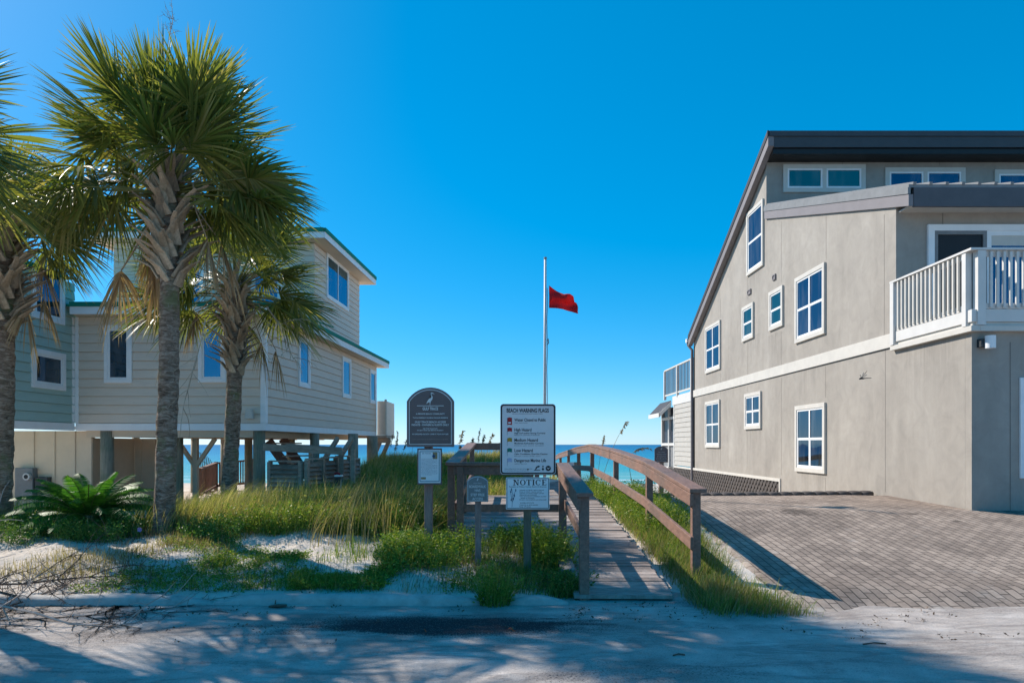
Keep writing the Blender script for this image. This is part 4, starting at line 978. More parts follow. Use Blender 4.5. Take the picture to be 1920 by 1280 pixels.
b.build('printing', plain('grey_ink', (.10, .11, .15), .6), ip)
b = MB(); poly(b, p2, [(6 * q, z2(860)), (14.5 * q, z2(860)), (14.5 * q, z2(847.5)), (6 * q, z2(847.5))], .0045); poly(b, p2, [(-16 * q, z2(898)), (-7 * q, z2(898)), (-7 * q, z2(894)), (-16 * q, z2(894))], .0045); b.build('picture', plain('photo_tan', (.32, .22, .10), .6), ip)
b = MB(); poly(b, p2, [(x * q, z2(y)) for x, y in ((4, 854), (6.5, 853), (7.5, 849), (9, 853), (12, 853.5), (9.5, 855.5), (10, 859), (7.5, 857), (5, 858.5), (6, 855.8))], .0065); b.build('star_print', plain('photo_blue', (.02, .07, .16), .6), ip)

# warning flags sign and NOTICE board on one treated post
d = 7.7; Wn = thing('warning_sign', 'BEACH WARNING FLAGS metal sign above white NOTICE board on one timber post', 'sign', P(989, 1060, d))
k = d / F; pl = spl(990, d, R(1.0)); z = lambda y: fz(y, d)
signpost(Wn, 989, d, z(775), .085, 'postgreen', .015)
b = MB(); poly(b, pl, rrect(52 * k, z(889), z(757), .035), -.004, .005); bd = b.build('board', MAT['signface'], Wn)
def frame_poly(mb, pl, w, z0, z1, r, t, out):
    A_ = rrect(w, z0, z1, r); B_ = rrect(w - t, z0 + t, z1 - t, r - t * .6); n = len(A_)
    mb.add([pl.p(a, q_, out) for a, q_ in A_] + [pl.p(a, q_, out) for a, q_ in B_], [(i, (i + 1) % n, n + (i + 1) % n, n + i) for i in range(n)])
b = MB(); frame_poly(b, pl, 51.2 * k, z(888.2), z(757.8), .033, 2.7 * k, .003); b.build('black_border', MAT['ink'], bd)
b = MB(); X = lambda x: (x - 990) * k
text_mb(b, pl, 'BEACH WARNING FLAGS', X(989.5), z(772.8), 7.4 * k, .003, 79 * k, bold=.026)
text_mb(b, pl, 'MEANINGS OF FLAGS FLOWN ALONG THE BEACH TODAY', X(989.5), z(776), 1.2 * k, .003, 57 * k, bold=.01)
for s, y, h, w in (('Water Closed to Public', 789.5, 5.6, 59), ('High Hazard', 808, 5.6, 32), ('High Surf and/or Strong Currents', 813, 2.9, 58), ('Medium Hazard', 827.3, 5.8, 44), ('Moderate Surf and/or Currents', 832, 2.9, 55),
                   ('Low Hazard', 846.8, 5.8, 34.5), ('Calm Conditions, Exercise Caution', 852, 2.9, 62), ('Dangerous Marine Life', 865.5, 5.8, 59.5)):
    text_mb(b, pl, s, X(964.5), z(y), h * k, .003, w * k, 'L', .016)
for s, y, w in (('Water closed to public', 792.8, 25), ('Please be advised of hazards', 816, 47), ('Please use extra caution', 835.5, 55), ('Please swim with care', 855.5, 49), ('Jellyfish reported', 869.5, 23)):
    text_mb(b, pl, s, X(964.5), z(y), 1.3 * k, .003, w * k, 'L', .01)
text_mb(b, pl, 'Absence of flags does not assure safe water conditions here', X(946), z(879), 1.3 * k, .003, 52 * k, 'L', .01); text_mb(b, pl, 'For more information please contact the local beach office', X(946), z(882.5), 1.3 * k, .003, 45 * k, 'L', .01)
b.build('lettering', MAT['ink'], bd)
def flagicon(y, m):
    g = MB(); poly(g, pl, [(X(951.5), z(y + 8)), (X(955), z(y + 7)), (X(960), z(y + 8)), (X(960), z(y + 1)), (X(955), z(y)), (X(951.5), z(y + 1))], .002, .0012); g.build('flag_symbol', MAT[m], bd)
flagicon(782, 'redp'); flagicon(788.5, 'redp'); flagicon(801, 'redp'); flagicon(820, 'yel'); flagicon(839.5, 'grn'); flagicon(858, 'lav')
g = MB()
for y in (783, 802, 821, 840.5, 859): poly(g, pl, [(X(950.9), z(y + 14)), (X(951.4), z(y + 14)), (X(951.4), z(y)), (X(950.9), z(y))], .002)
g.build('staff_symbol', MAT['metal'], bd)
g = MB(); poly(g, pl, [(X(x), z(y)) for x, y in ((953, 793.5), (958, 793.5), (958, 791), (953, 791))], .0035); g.build('swimmer_symbol', MAT['paper'], bd)
g = MB()
cir = lambda cx, cy, r, n=16: [(X(cx + r * math.cos(2 * math.pi * i / n)), z(cy + r * math.sin(2 * math.pi * i / n))) for i in range(n)]
poly(g, pl, cir(1028, 877.5, 5), .002); poly(g, pl, [(X(x), z(y)) for x, y in ((1015.5, 879), (1018, 876), (1020.5, 879), (1018, 882))], .002); poly(g, pl, cir(1018, 874, 1.5, 10), .002)
poly(g, pl, [(X(x), z(y)) for x, y in ((1001, 881.5), (1013, 881.5), (1013, 880.3), (1001, 880.3))], .002); poly(g, pl, [(X(x), z(y)) for x, y in ((1003, 880), (1005, 875), (1009, 872.5), (1012.5, 873), (1011, 875.5), (1007.5, 876), (1005, 880))], .002)
g.build('agency_emblem', MAT['ink'], bd)
g = MB(); poly(g, pl, [(X(x), z(y)) for x, y in ((1024, 875), (1028, 879.5), (1032, 875), (1028, 877.4))], .004); g.build('bird_mark', MAT['signface'], bd)
g = MB()
for y in (772, 879.5): poly(g, pl, cir(989.8, y, 1.3, 8), .003, .004)
g.build('bolt', MAT['darkmetal'], bd)
d = 7.66; k = d / F; pl = spl(989.5, d, R(.6)); z = lambda y: fz(y, d); X = lambda x: (x - 989.5) * k
b = MB(); poly(b, pl, rrect(40.8 * k, z(954), z(894.5), .008), .0, .004); nb_ = b.build('notice_board', MAT['paper'], Wn)
b = MB(); ring(b, pl, -39.5 * k, 39.5 * k, z(952.5), z(896), 1.0 * k, .0045, .0055)
# NOTICE in heavy serif capitals
H0 = 10.5; yb_ = 909.2
def bar(x0, y0, x1, y1, o=.0045): poly(b, pl, [(X(x0), z(y1)), (X(x1), z(y1)), (X(x1), z(y0)), (X(x0), z(y0))], o, .001)
def quad(pts, o=.0047): poly(b, pl, [(X(x), z(y)) for x, y in pts], o, .001)
t, u = yb_ - H0, yb_
bar(963.6, t, 964.9, u); bar(961.8, u - .9, 966.6, u, .0049); bar(961.6, t, 965.6, t + .9, .0049); quad([(963.2, t), (966.2, t), (971.9, u), (970.4, u)]); bar(970.6, t, 971.9, u, .0051); bar(968.8, t, 973.6, t + .9, .0053)       # N
def ell(cx, w, gap=None):
    n = 22; oc = []; ic = []
    for i in range(n + 1):
        a_ = 2 * math.pi * i / n if gap is None else R(gap) + (2 * math.pi - 2 * R(gap)) * i / n
        oc.append((cx + w * math.cos(a_), (t + u) / 2 + H0 / 2 * math.sin(a_))); ic.append((cx + w * .56 * math.cos(a_), (t + u) / 2 + H0 / 2 * .86 * math.sin(a_)))
    b.add([pl.p(X(x), z(y), .005) for x, y in oc + ic], [(i, i + 1, n + 2 + i, n + 1 + i) for i in range(n)])
ell(980.2, 5.3)                                                                                                          # O
bar(990.3, t, 992.7, u); bar(986.8, t, 996.2, t + .9, .0049); bar(986.8, t, 987.5, t + 3, .0051); bar(995.5, t, 996.2, t + 3, .0051); bar(989.2, u - .8, 993.8, u, .0053)   # T
bar(999.1, t, 1001.4, u); bar(997.9, t, 1002.6, t + .8, .0049); bar(997.9, u - .8, 1002.6, u, .0051)                         # I
ell(1009, 4.9, 38); bar(1012.6, t + .5, 1013.4, t + 3.3, .0053)                                                                     # C
bar(1017, t, 1019.3, u); bar(1015.8, t, 1024, t + .9, .0049); bar(1015.8, u - .9, 1024.3, u, .0051); bar(1019, (t + u) / 2 - .5, 1022.3, (t + u) / 2 + .5, .0053); bar(1023.3, t, 1024, t + 2.8, .0055); bar(1023.6, u - 3, 1024.3, u, .0057)   # E
text_mb(b, pl, 'Pursuant to Walton County Beach Ordinances', 0, z(912.8), 2.1 * k, .0047, 70 * k, bold=.02)
for i, s in enumerate(('Animals on beach require permit', 'Fires on beach require permit', 'Vehicles on beach require permit', 'Glassware prohibited', 'Tents and structures prohibited overnight', '  gazebo or furniture', 'Dune vegetation protected')):
    text_mb(b, pl, s, X(974 if i != 5 else 976), z(919 + i * 3.0), 1.8 * k, .0047, (46, 42, 46, 32, 50, 26, 50)[i] * k, 'L', .02)
text_mb(b, pl, 'FLORIDA STATUTE', X(975), z(943), 1.8 * k, .0047, 26 * k, 'L', .02); text_mb(b, pl, 'Unlawful to pick seaoats', X(974), z(946.6), 1.8 * k, .0047, 35 * k, 'L', .02); text_mb(b, pl, 'Keep off dunes', X(974), z(950), 1.8 * k, .0047, 21 * k, 'L', .02)
b.build('lettering', MAT['ink'], nb_)
g = MB()
for x0, y0, x1, y1 in ((960, 950, 961, 925), (961, 940, 965, 928), (960, 935, 957, 922), (961, 926, 959, 916), (962, 930, 967, 918)):
    quad_ = [(X(x0 - .3), z(y0)), (X(x0 + .3), z(y0)), (X(x1 + .2), z(y1)), (X(x1 - .2), z(y1))]; poly(g, pl, quad_, .0047)
for x, y in ((957.5, 921), (959, 916.5), (967, 918), (964.5, 928), (958.5, 936), (962.5, 934)): poly(g, pl, [(X(x - 1.1), z(y + 1)), (X(x), z(y + 3.2)), (X(x + 1.1), z(y + 1)), (X(x), z(y - 3))], .006)
g.build('sea_oat_drawing', plain('blue_ink', (.03, .05, .10), .6), nb_)

# small step free access sign
d = 7.9; k = d / F; SS = thing('access_sign', 'small grey arched BOARDWALK HAS STEP FREE ACCESS sign on a short brown post', 'sign', P(896, 1030, d))
pl = spl(895.5, d); z = lambda y: fz(y, d)
signpost(SS, 896, d, z(905), .07, back=.03)
b = MB(); poly(b, pl, arch(20 * k, z(940.5), z(901), z(891.5)), -.028, .028); bd = b.build('board', MAT['signgrey'], SS, bevel=.004)
b = MB(); poly(b, pl, arch(18.7 * k, z(939), z(901), z(893)), .0005, .002); b.build('border', MAT['silver'], bd)
b = MB(); poly(b, pl, arch(17.9 * k, z(938.2), z(901.4), z(893.8)), .003, .002); b.build('face', MAT['signgrey'], bd)
b = MB()
for s, y, h, w in (('BOARDWALK', 914, 5, 31), ('HAS', 921, 4.6, 10.5), ('STEP FREE', 929.3, 4.8, 26), ('ACCESS', 937, 4.8, 20), ('GULF TRACE', 906, 1.4, 15)): text_mb(b, pl, s, 0, z(y), h * k, .0055, w * k, bold=.01)
heron(b, pl, 0, z(901.5), 6.5 * k, .0055)
b.build('lettering', MAT['silver'], bd)

# far brown arched sign past the driveway edge
d = 15.2; k = d / F; FS = thing('beach_sign', 'small dark brown arched sign beside the porch of the stucco house', 'sign', P(1240, 930, d))
pl = spl(1240, d, R(-8)); z = lambda y: fz(y, d)
signpost(FS, 1241, d, z(850), .10, back=.03)
b = MB(); poly(b, pl, arch(12.5 * k, z(866.5), z(842), z(836)), -.03, .03); bd = b.build('board', MAT['signbrown'], FS, bevel=.004)
b = MB()
for i, w in enumerate((12, 18, 16, 19, 17)): text_mb(b, pl, ('GULF TRACE', 'A PRIVATE BEACH COMMUNITY', 'GULF TRACE BEACH ACCESS', 'PRIVATE - OWNERS & GUESTS ONLY', 'USE THIS WALKWAY')[i], 0, z(848 + i * 4), 1.2 * k, .001, w * k)
heron(b, pl, 0, z(843.5), 5 * k, .001); b.build('lettering', MAT['silver'], bd)
# ------------------------------------------------------------------ palms
Z3 = np.array([0, 0, 1.0])
def nrm(a): return a / (np.linalg.norm(a) + 1e-9)
class Leaves:
    """collects flat tapering strips with an 'along' value from base to tip"""
    def __init__(s): s.v = []; s.f = []; s.t = []
    def strip(s, pts, widths, side, al):
        o = len(s.v); n = len(pts)
        for p, w, q, a in zip(pts, widths, side, al):
            s.v.append(p - q * w / 2); s.v.append(p + q * w / 2); s.t += [a, a]
        for i in range(n - 1): s.f.append((o + 2 * i, o + 2 * i + 1, o + 2 * i + 3, o + 2 * i + 2))
    def build(s, name, mat, parent): return mesh_obj(name, np.array(s.v), np.array(s.f), mat, parent, attr=s.t)
def fan_leaf(L, hub, d, up, size, droop, rnd, nseg=38, spread=118, fold=.35, ragged=.12):
    d = nrm(d); s = nrm(np.cross(d, up)); n = nrm(np.cross(s, d))
    for i in range(nseg):
        q = (i + .5) / nseg * 2 - 1; a = R(spread) * q
        dr = nrm(math.cos(a) * d + math.sin(a) * s - n * fold * abs(math.sin(a)) ** 1.4 + n * .10 * math.sin(a * 2.5 + 1) + rnd.normal(0, .035, 3))
        ln = size * (1.0 - .38 * abs(q) ** 2.2) * (1 + rnd.uniform(-ragged, ragged * .5))
        hp = hub + d * (.20 * size * (1 - abs(q)))                       # segments leave along the costa
        st = []; ts = (0, .25, .5, .72, .88, 1.0)
        dd = droop * rnd.uniform(.7, 1.4)
        for t in ts:
            p = hp + dr * ln * t; p = p - Z3 * dd * ln * max(0, t - .18) ** 2.0
            st.append(p)
        w = size * .034
        tw = rnd.uniform(-.6, .6); sd = nrm(np.cross(dr, n)); sd = nrm(sd * math.cos(tw) + n * math.sin(tw))
        L.strip(st, [w * .35, w * .95, w, w * .75, w * .38, .001], [sd] * 6, [.0, .25, .5, .72, .88, 1.0])
def palm(name, label, base, top, r0, n_green, n_dead, seed, size=1.0, pet=1.0, boots=(.5, 1.0), el=(-25, 80), bias=None, stalks=0, fat=1.0):
    rnd = np.random.default_rng(seed)
    base = np.array(base, float); top = np.array(top, float)
    T_ = thing(name, label, 'palm tree', tuple(base), 'sabal palms by the dune')
    h = top[2] - base[2]
    tr = MB(); n = 60; path = []; rad = []
    for i in range(n + 1):
        k = i / n; p = base * (1 - k) + top * k; p[0] += .05 * math.sin(k * 3.1) ; p[2] -= .3 * (1 - k) ** 6
        path.append(p); rad.append(r0 * (1.12 - .14 * k + .35 * math.exp(-k * 22)) * (1 + .035 * rnd.uniform(-1, 1)))
    tr.tube(path, rad, 18)
    v = np.array(tr.v); 
    tr.v = [tuple(p) for p in v + rnd.normal(0, .0065, v.shape)]
    tr.build('trunk', MAT['palmtrunk'], T_, smooth=True)
    # old leaf bases
    B = MB(); z0, z1 = boots; nb_ = int(105 * (z1 - z0) / .45)
    for i in range(nb_):
        k = z0 + (z1 - z0) * i / nb_; ph = i * 2.39996; a = np.array([math.cos(ph), math.sin(ph), 0])
        c = base * (1 - k) + top * k; c[0] += .05 * math.sin(k * 3.1)
        tdir = np.array([-a[1], a[0], 0]) * (1 if i % 2 else -1)
        ln = rnd.uniform(.28, .48) * fat; lean = rnd.uniform(.55, 1.1); out = rnd.uniform(.45, 1.0) * (1.25 if k < z0 + .25 * (z1 - z0) else 1)
        if k < z0 + .12 * (z1 - z0) and rnd.random() < .5: lean *= .6; out *= 1.3
        p0 = c + a * r0 * (.85 + .25 * math.sin(math.pi * (i / nb_))); d = nrm(Z3 * .8 + a * out + tdir * lean)
        pts = [p0 - Z3 * .10, p0 + d * ln * .35, p0 + d * ln * .7 + a * .02, p0 + d * ln + a * .07 * rnd.uniform(.3, 1.4)]
        B.tube(pts, [.075 * fat, .056 * fat, .038 * fat, .02 * fat], 7, .35)
    B.build('leaf_base', MAT['boot'], T_)
    L = Leaves(); Pt = MB()
    for i in range(n_green):
        ph = i * 2.39996 + rnd.uniform(-.25, .25); u = (i + .5) / n_green
        e = R(el[1] + (el[0] - el[1]) * u ** .85 + rnd.uniform(-7, 7))
        if math.degrees(e) < 28 and math.sin(ph) < -.30: ph = (math.pi + rnd.uniform(-.28, .9) if rnd.random() < .5 else rnd.uniform(-.28, .9)) if rnd.random() < .75 else ph
        a = np.array([math.cos(ph), math.sin(ph), 0])
        sz = size * rnd.uniform(.88, 1.1); pl_ = pet * rnd.uniform(.55, 1.1) * (.8 + .2 * u)
        if bias is not None: sz *= 1 + .15 * float(a @ bias)
        d0 = nrm(a * math.cos(e) + Z3 * math.sin(e)); o = top + a * r0 * .6 - Z3 * (.45 * u * h * (1 - boots[0]) * .6)
        sag = .02 + .16 * u
        q = [o, o + d0 * pl_ * .35, o + d0 * pl_ * .7 - Z3 * sag * pl_ * .22, o + d0 * pl_ - Z3 * sag * pl_ * .5]
        Pt.tube(q, [.032, .022, .017, .013], 5, .6)
        d1 = nrm(q[3] - q[2] - Z3 * .10 * u); up = nrm(Z3 + a * .6 * (1 - u) * -1 + rnd.normal(0, .75, 3))
        fan_leaf(L, q[3], d1, up, sz, .06 + .26 * u ** 1.5, rnd, nseg=38, spread=rnd.uniform(78, 104), fold=rnd.uniform(-.1, .45))
    L.build('crown', MAT['palmleaf'], T_); Pt.build('leaf_stalk', MAT['petiole'], T_, smooth=True)
    for i in range(n_dead):
        D = Leaves(); Pt = MB()
        ph = (math.pi if i % 3 else 0) + rnd.uniform(-.35, 1.0) * (-1 if i % 3 else 1); a = np.array([math.cos(ph), math.sin(ph), 0]); e = R(rnd.uniform(-62, -18))
        o = base + (top - base) * (boots[0] + (1 - boots[0]) * rnd.uniform(.45, .95)) + a * r0
        d0 = nrm(a * math.cos(e) + Z3 * math.sin(e)); pl_ = pet * rnd.uniform(.55, .95)
        q = [o, o + nrm(d0 + Z3 * .8) * pl_ * .3, o + d0 * pl_ * .65 + Z3 * .06, o + d0 * pl_ - Z3 * .08]
        Pt.tube(q, [.03, .02, .015, .012], 5, .6)
        fan_leaf(D, q[3], nrm(d0 * .45 - Z3), a, size * rnd.uniform(.65, .85), .5, rnd, nseg=34, spread=rnd.uniform(34, 60), fold=.5, ragged=.25)
        df = D.build('dead_frond', MAT['deadleaf'], T_); Pt.build('stalk', MAT['boot'], df, smooth=True)
    return T_
def sprig(mb, p, d, ln, depth, rnd, r, droop=.25):
    pts = [np.array(p, float)]; d = nrm(np.array(d, float)); n = 5
    for i in range(n):
        d = nrm(d + rnd.normal(0, .12, 3) - Z3 * droop * .25); pts.append(pts[-1] + d * ln / n)
    mb.tube(pts, list(np.linspace(r, r * .45, n + 1)), 4)
    if depth:
        for i in range(1, n + 1):
            for s in range(2):
                if rnd.random() < .85:
                    sprig(mb, pts[i], d + rnd.normal(0, .75, 3), ln * rnd.uniform(.28, .5), depth - 1, rnd, r * .5, droop)
def trunkmat():
    m, nt, bs = nodes('palm_trunk')
    v = coord(nt, 'Object', (1, 1, 3.2)); f = noise(nt, v, 6.5, 8, .78, .9); g = noise(nt, coord(nt), 2.6, 5, .65)
    c = ramp(nt, f, [(.34, (.06, .038, .027)), (.5, (.27, .19, .14)), (.66, (.52, .42, .34))])
    c = mix(nt, ramp(nt, g, [(.52, (0, 0, 0)), (.66, (.7, .7, .7))]), c, (.17, .20, .085))            # lichen
    c = mix(nt, ramp(nt, noise(nt, coord(nt, 'Object', (1, 1, .4)), 19, 4, .7), [(.62, (0, 0, 0)), (.7, (.7, .7, .7))]), c, (.34, .32, .29))
    nt.links.new(c, bs.inputs['Base Color']); bs.inputs['Roughness'].default_value = .9; bs.inputs['Specular IOR Level'].default_value = .15
    bump(nt, bs, f, 1.0, .035); return m
MAT['palmtrunk'] = trunkmat()
MAT['boot'] = wood('palm_leaf_base', (.46, .36, .26), (.32, .24, .165), rough=.85, axis=(9, 9, 3), isl=.35)
MAT['palmleaf'] = leafmat('palm_leaf', [(0, (0.09, 0.125, 0.028)), (.45, (0.165, 0.20, 0.045)), (.85, (0.28, 0.285, 0.075)), (1, (0.42, 0.35, 0.15))], .52, .42, [(.74, (0, 0, 0)), (.98, (.25, .17, .10))], spec=.55)
MAT['petiole'] = plain('palm_stalk', (.17, .18, .06), .45, .2, 5)
MAT['deadleaf'] = leafmat('dead_palm_leaf', [(0, (0.240, 0.158, 0.090)), (.6, (0.405, 0.285, 0.173)), (1, (0.570, 0.435, 0.285))], .25, .7)
def at(px, py, d): return np.array(P(px, py, d))
pm = palm('palm_tree', 'tallest sabal palm with thick criss-crossed leaf bases growing next to the cycad', (*at(305, 1004, 9.7)[:2], .30), at(316, 318, 9.75), .125, 86, 6, 3, .94, 1.14, (.70, 1.0), (-4, 86), stalks=1, fat=1.12)
p2_ = palm('palm_tree', 'shorter sabal palm with dark shaggy leaf bases standing in grass before the beige house', (*at(426, 945, 13.4)[:2], .36), at(442, 520, 13.3), .132, 54, 4, 12, .86, 1.12, (.60, 1.0), (-14, 68), fat=1.0)
p3_ = palm('palm_tree', 'sabal palm cut by the left edge of the photo, shading the sage wall', (*at(-4, 990, 10.2)[:2], .30), at(2, 400, 10.2), .145, 40, 7, 25, .72, .70, (.64, 1.0), (-4, 80), fat=1.15)
p4_ = palm('palm_tree', 'tall sabal palm outside the left edge with only frond tips showing above', (*at(-260, 1010, 7.5)[:2], .12), at(-212, 240, 7.4), .14, 32, 2, 31, .85, .85, (.78, 1.0), (-15, 82))
rs = np.random.default_rng(4)
sp_ = MB(); sprig(sp_, at(500, 575, 12.6), (.55, -.1, -.7), 1.15, 2, rs, .014, .5); sp_.build('seed_stalk', MAT['deadtwig'] if 'deadtwig' in MAT else MAT['boot'], p2_)
sp_ = MB(); sprig(sp_, at(385, 600, 9.3), (-.12, 0, -1), 1.25, 1, rs, .010, .5); sp_.build('seed_stalk', MAT['boot'], pm); sp_ = MB(); sprig(sp_, at(318, 75, 9.7), (.15, 0, 1), .35, 2, rs, .008, .0); sp_.build('seed_stalk', MAT['boot'], pm)

# ------------------------------------------------------------------ cycad
def cycad(name, label, base, size, n, seed):
    rnd = np.random.default_rng(seed); base = np.array(base, float)
    C_ = thing(name, label, 'cycad', tuple(base))
    L = Leaves(); Rb = MB()
    for i in range(n):
        ph = i * 2.39996 + rnd.uniform(-.2, .2); u = (i + .5) / n; e = R(78 - 82 * u + rnd.uniform(-6, 6)); a = np.array([math.cos(ph), math.sin(ph), 0])
        ln = size * rnd.uniform(.85, 1.1) * (.72 + .28 * min(1, u * 2)); d = nrm(a * math.cos(e) + Z3 * math.sin(e)); sd = np.array([-a[1], a[0], 0])
        pts = []; p = base + Z3 * .22 + a * .05; m = 14
        for j in range(m + 1):
            pts.append(p.copy()); d = nrm(d - Z3 * .075 * (.5 + j / m) + a * .02); p = p + d * ln / m
        Rb.tube(pts[::2], list(np.linspace(.011, .004, len(pts[::2]))), 4)
        K = 46
        for j in range(3, K):
            t = j / K; q = t * m; i0 = min(int(q), m - 1); c = pts[i0] + (pts[i0 + 1] - pts[i0]) * (q - i0); ax = nrm(pts[i0 + 1] - pts[i0]); nn = nrm(np.cross(sd, ax))
            lf_ = .17 * size * math.sin(math.pi * min(1, .12 + t * .86)) ** .6 + .012
            for s in (-1, 1):
                dr = nrm(sd * s * .82 + ax * .55 + nn * .30 + rnd.normal(0, .03, 3)); e_ = c + dr * lf_ - Z3 * lf_ * .12
                w = .0175 * size; L.strip([c, (c + e_) / 2 + nn * .004, e_], [w * .8, w, .001], [ax] * 3, [0, .5, 1])
    L.build('crown', MAT['cycadleaf'], C_); Rb.build('leaf_rib', MAT['petiole'], C_)
    t_ = MB(); t_.tube([base - Z3 * .1, base + Z3 * .12, base + Z3 * .26], [.13, .15, .08], 12); t_.build('trunk', MAT['boot'], C_)
MAT['cycadleaf'] = leafmat('cycad_leaf', [(0, (0.026, 0.105, 0.021)), (.6, (0.058, 0.200, 0.030)), (1, (0.126, 0.315, 0.042))], .4, .5, spec=.3)
cycad('cycad', 'dark glossy green sago cycad growing between two palm trunks', (*at(165, 985, 9.9)[:2], .34), 1.05, 58, 5)

# ------------------------------------------------------------------ grasses and leafy weeds
def blades(name, xy, h, mat, w=.007, lean=.5, seed=0, seg=4, wind=(.35, -.1), label=None, z=None, parent=None, curl=1.0):
    r_ = np.random.default_rng(seed); n = len(xy); x, y = xy[:, 0], xy[:, 1]
    z = gz(x, y) - .02 if z is None else z
    ph = r_.uniform(0, 2 * np.pi, n); le = np.abs(r_.normal(0, lean, n)); dx = np.cos(ph) * le + wind[0]; dy = np.sin(ph) * le + wind[1]
    h = h * r_.uniform(.55, 1.15, n); ww = w * r_.uniform(.6, 1.3, n); fa_ = r_.uniform(0, 2 * np.pi, n); sx, sy_ = np.cos(fa_), np.sin(fa_)
    T = np.linspace(0, 1, seg + 1); vs = np.zeros((n, 2 * (seg + 1), 3))
    for k, t in enumerate(T):
        b = t ** 1.8 * curl
        px = x + dx * h * b * .75; py_ = y + dy * h * b * .75; pz = z + h * (t - .32 * np.minimum(np.hypot(dx, dy), 1.6) * t ** 2.2 * curl)
        wk = ww * (1 - t ** 1.5) * .5 + .0006
        vs[:, 2 * k] = np.stack([px - sx * wk, py_ - sy_ * wk, pz], -1); vs[:, 2 * k + 1] = np.stack([px + sx * wk, py_ + sy_ * wk, pz], -1)
    o = (np.arange(n) * 2 * (seg + 1))[:, None, None]; q = np.array([[2 * k, 2 * k + 1, 2 * k + 3, 2 * k + 2] for k in range(seg)])[None]
    al = np.tile(np.repeat(T, 2), n)
    return mesh_obj(name, vs.reshape(-1, 3), (o + q).reshape(-1, 4), mat, parent, attr=al)
def leafy(name, xy, h, mat, per=16, size=.022, seed=0, z=None, parent=None, lean=.25):
    """upright leafy stems: small diamond leaves all along a leaning stem, plus the stem itself"""
    r_ = np.random.default_rng(seed); n = len(xy); x, y = xy[:, 0], xy[:, 1]; z = gz(x, y) - .01 if z is None else z
    h = h * r_.uniform(.5, 1.15, n); lx, ly = r_.normal(0, lean, n), r_.normal(0, lean, n)
    t = r_.uniform(.12, 1.0, (n, per)); ang = r_.uniform(0, 2 * np.pi, (n, per)); rad = r_.uniform(.015, .06, (n, per)) * (1.15 - t * .7)
    c = np.stack([x[:, None] + lx[:, None] * h[:, None] * t ** 1.3 + np.cos(ang) * rad, y[:, None] + ly[:, None] * h[:, None] * t ** 1.3 + np.sin(ang) * rad, z[:, None] + h[:, None] * t], -1).reshape(-1, 3)
    m = len(c); d = np.stack([np.cos(ang).ravel(), np.sin(ang).ravel(), r_.uniform(-.1, .9, m)], -1); d /= np.linalg.norm(d, axis=1)[:, None]
    s = np.cross(d, r_.normal(0, 1, (m, 3))); s /= np.linalg.norm(s, axis=1)[:, None]
    L_ = (size * r_.uniform(.6, 1.5, m))[:, None]
    v = np.stack([c, c + d * L_ * .55 + s * L_ * .26, c + d * L_ * 1.15, c + d * L_ * .55 - s * L_ * .26], 1).reshape(-1, 3); f = np.arange(4 * m).reshape(-1, 4)
    top = np.stack([x + lx * h, y + ly * h, z + h], -1); bot = np.stack([x, y, z], -1); wv = np.array([.003, 0, 0])
    sv = np.stack([bot - wv, bot + wv, top + wv * .4, top - wv * .4], 1).reshape(-1, 3); sf_ = np.arange(4 * n).reshape(-1, 4) + 4 * m
    return mesh_obj(name, np.concatenate([v, sv]), np.concatenate([f, sf_]), mat, parent)
def scatter(n, x0, x1, y0, y1, mask=None, seed=0):
    r_ = np.random.default_rng(seed); out = []
    got = 0
    for _ in range(40):
        p = np.stack([r_.uniform(x0, x1, n), r_.uniform(y0, y1, n)], -1)
        if mask is not None: p = p[r_.random(n) < mask(p[:, 0], p[:, 1])]
        out.append(p); got += len(p)
        if got >= n: break
    return np.concatenate(out)[:n]
GREEN = [(0, (0.083, 0.167, 0.027)), (.5, (0.151, 0.250, 0.043)), (.8, (0.258, 0.318, 0.076)), (1, (0.454, 0.393, 0.167))]
MIXED = [(0, (0.128, 0.179, 0.038)), (.4, (0.254, 0.299, 0.075)), (.7, (0.448, 0.404, 0.179)), (1, (0.673, 0.553, 0.329))]
STRAW = [(0, (0.125, 0.125, 0.037)), (.35, (0.275, 0.225, 0.100)), (1, (0.525, 0.425, 0.250))]
MAT['g_tall'] = leafmat('dune_grass_blade', MIXED, .5, .6)
MAT['g_green'] = leafmat('green_grass_blade', GREEN, .5, .55)
MAT['g_straw'] = leafmat('straw_grass_blade', STRAW, .45, .7)
MAT['l_green'] = leafmat('weed_leaf', [(0, (0.085, 0.165, 0.022)), (.5, (0.17, 0.28, 0.036)), (.85, (0.31, 0.40, 0.06)), (1, (0.50, 0.44, 0.13))], .4, .5)
MAT['l_dark'] = leafmat('dark_weed_leaf', [(0, (0.044, 0.124, 0.025)), (.6, (0.099, 0.211, 0.035)), (1, (0.222, 0.321, 0.074))], .35, .5)
MAT['twig'] = plain('brown_twig', (.115, .075, .055), .85, .35, 8, isl=.35)
nz = lambda x, y, s, f=1.0: fbm(x * f, y * f, s, 3) + .5
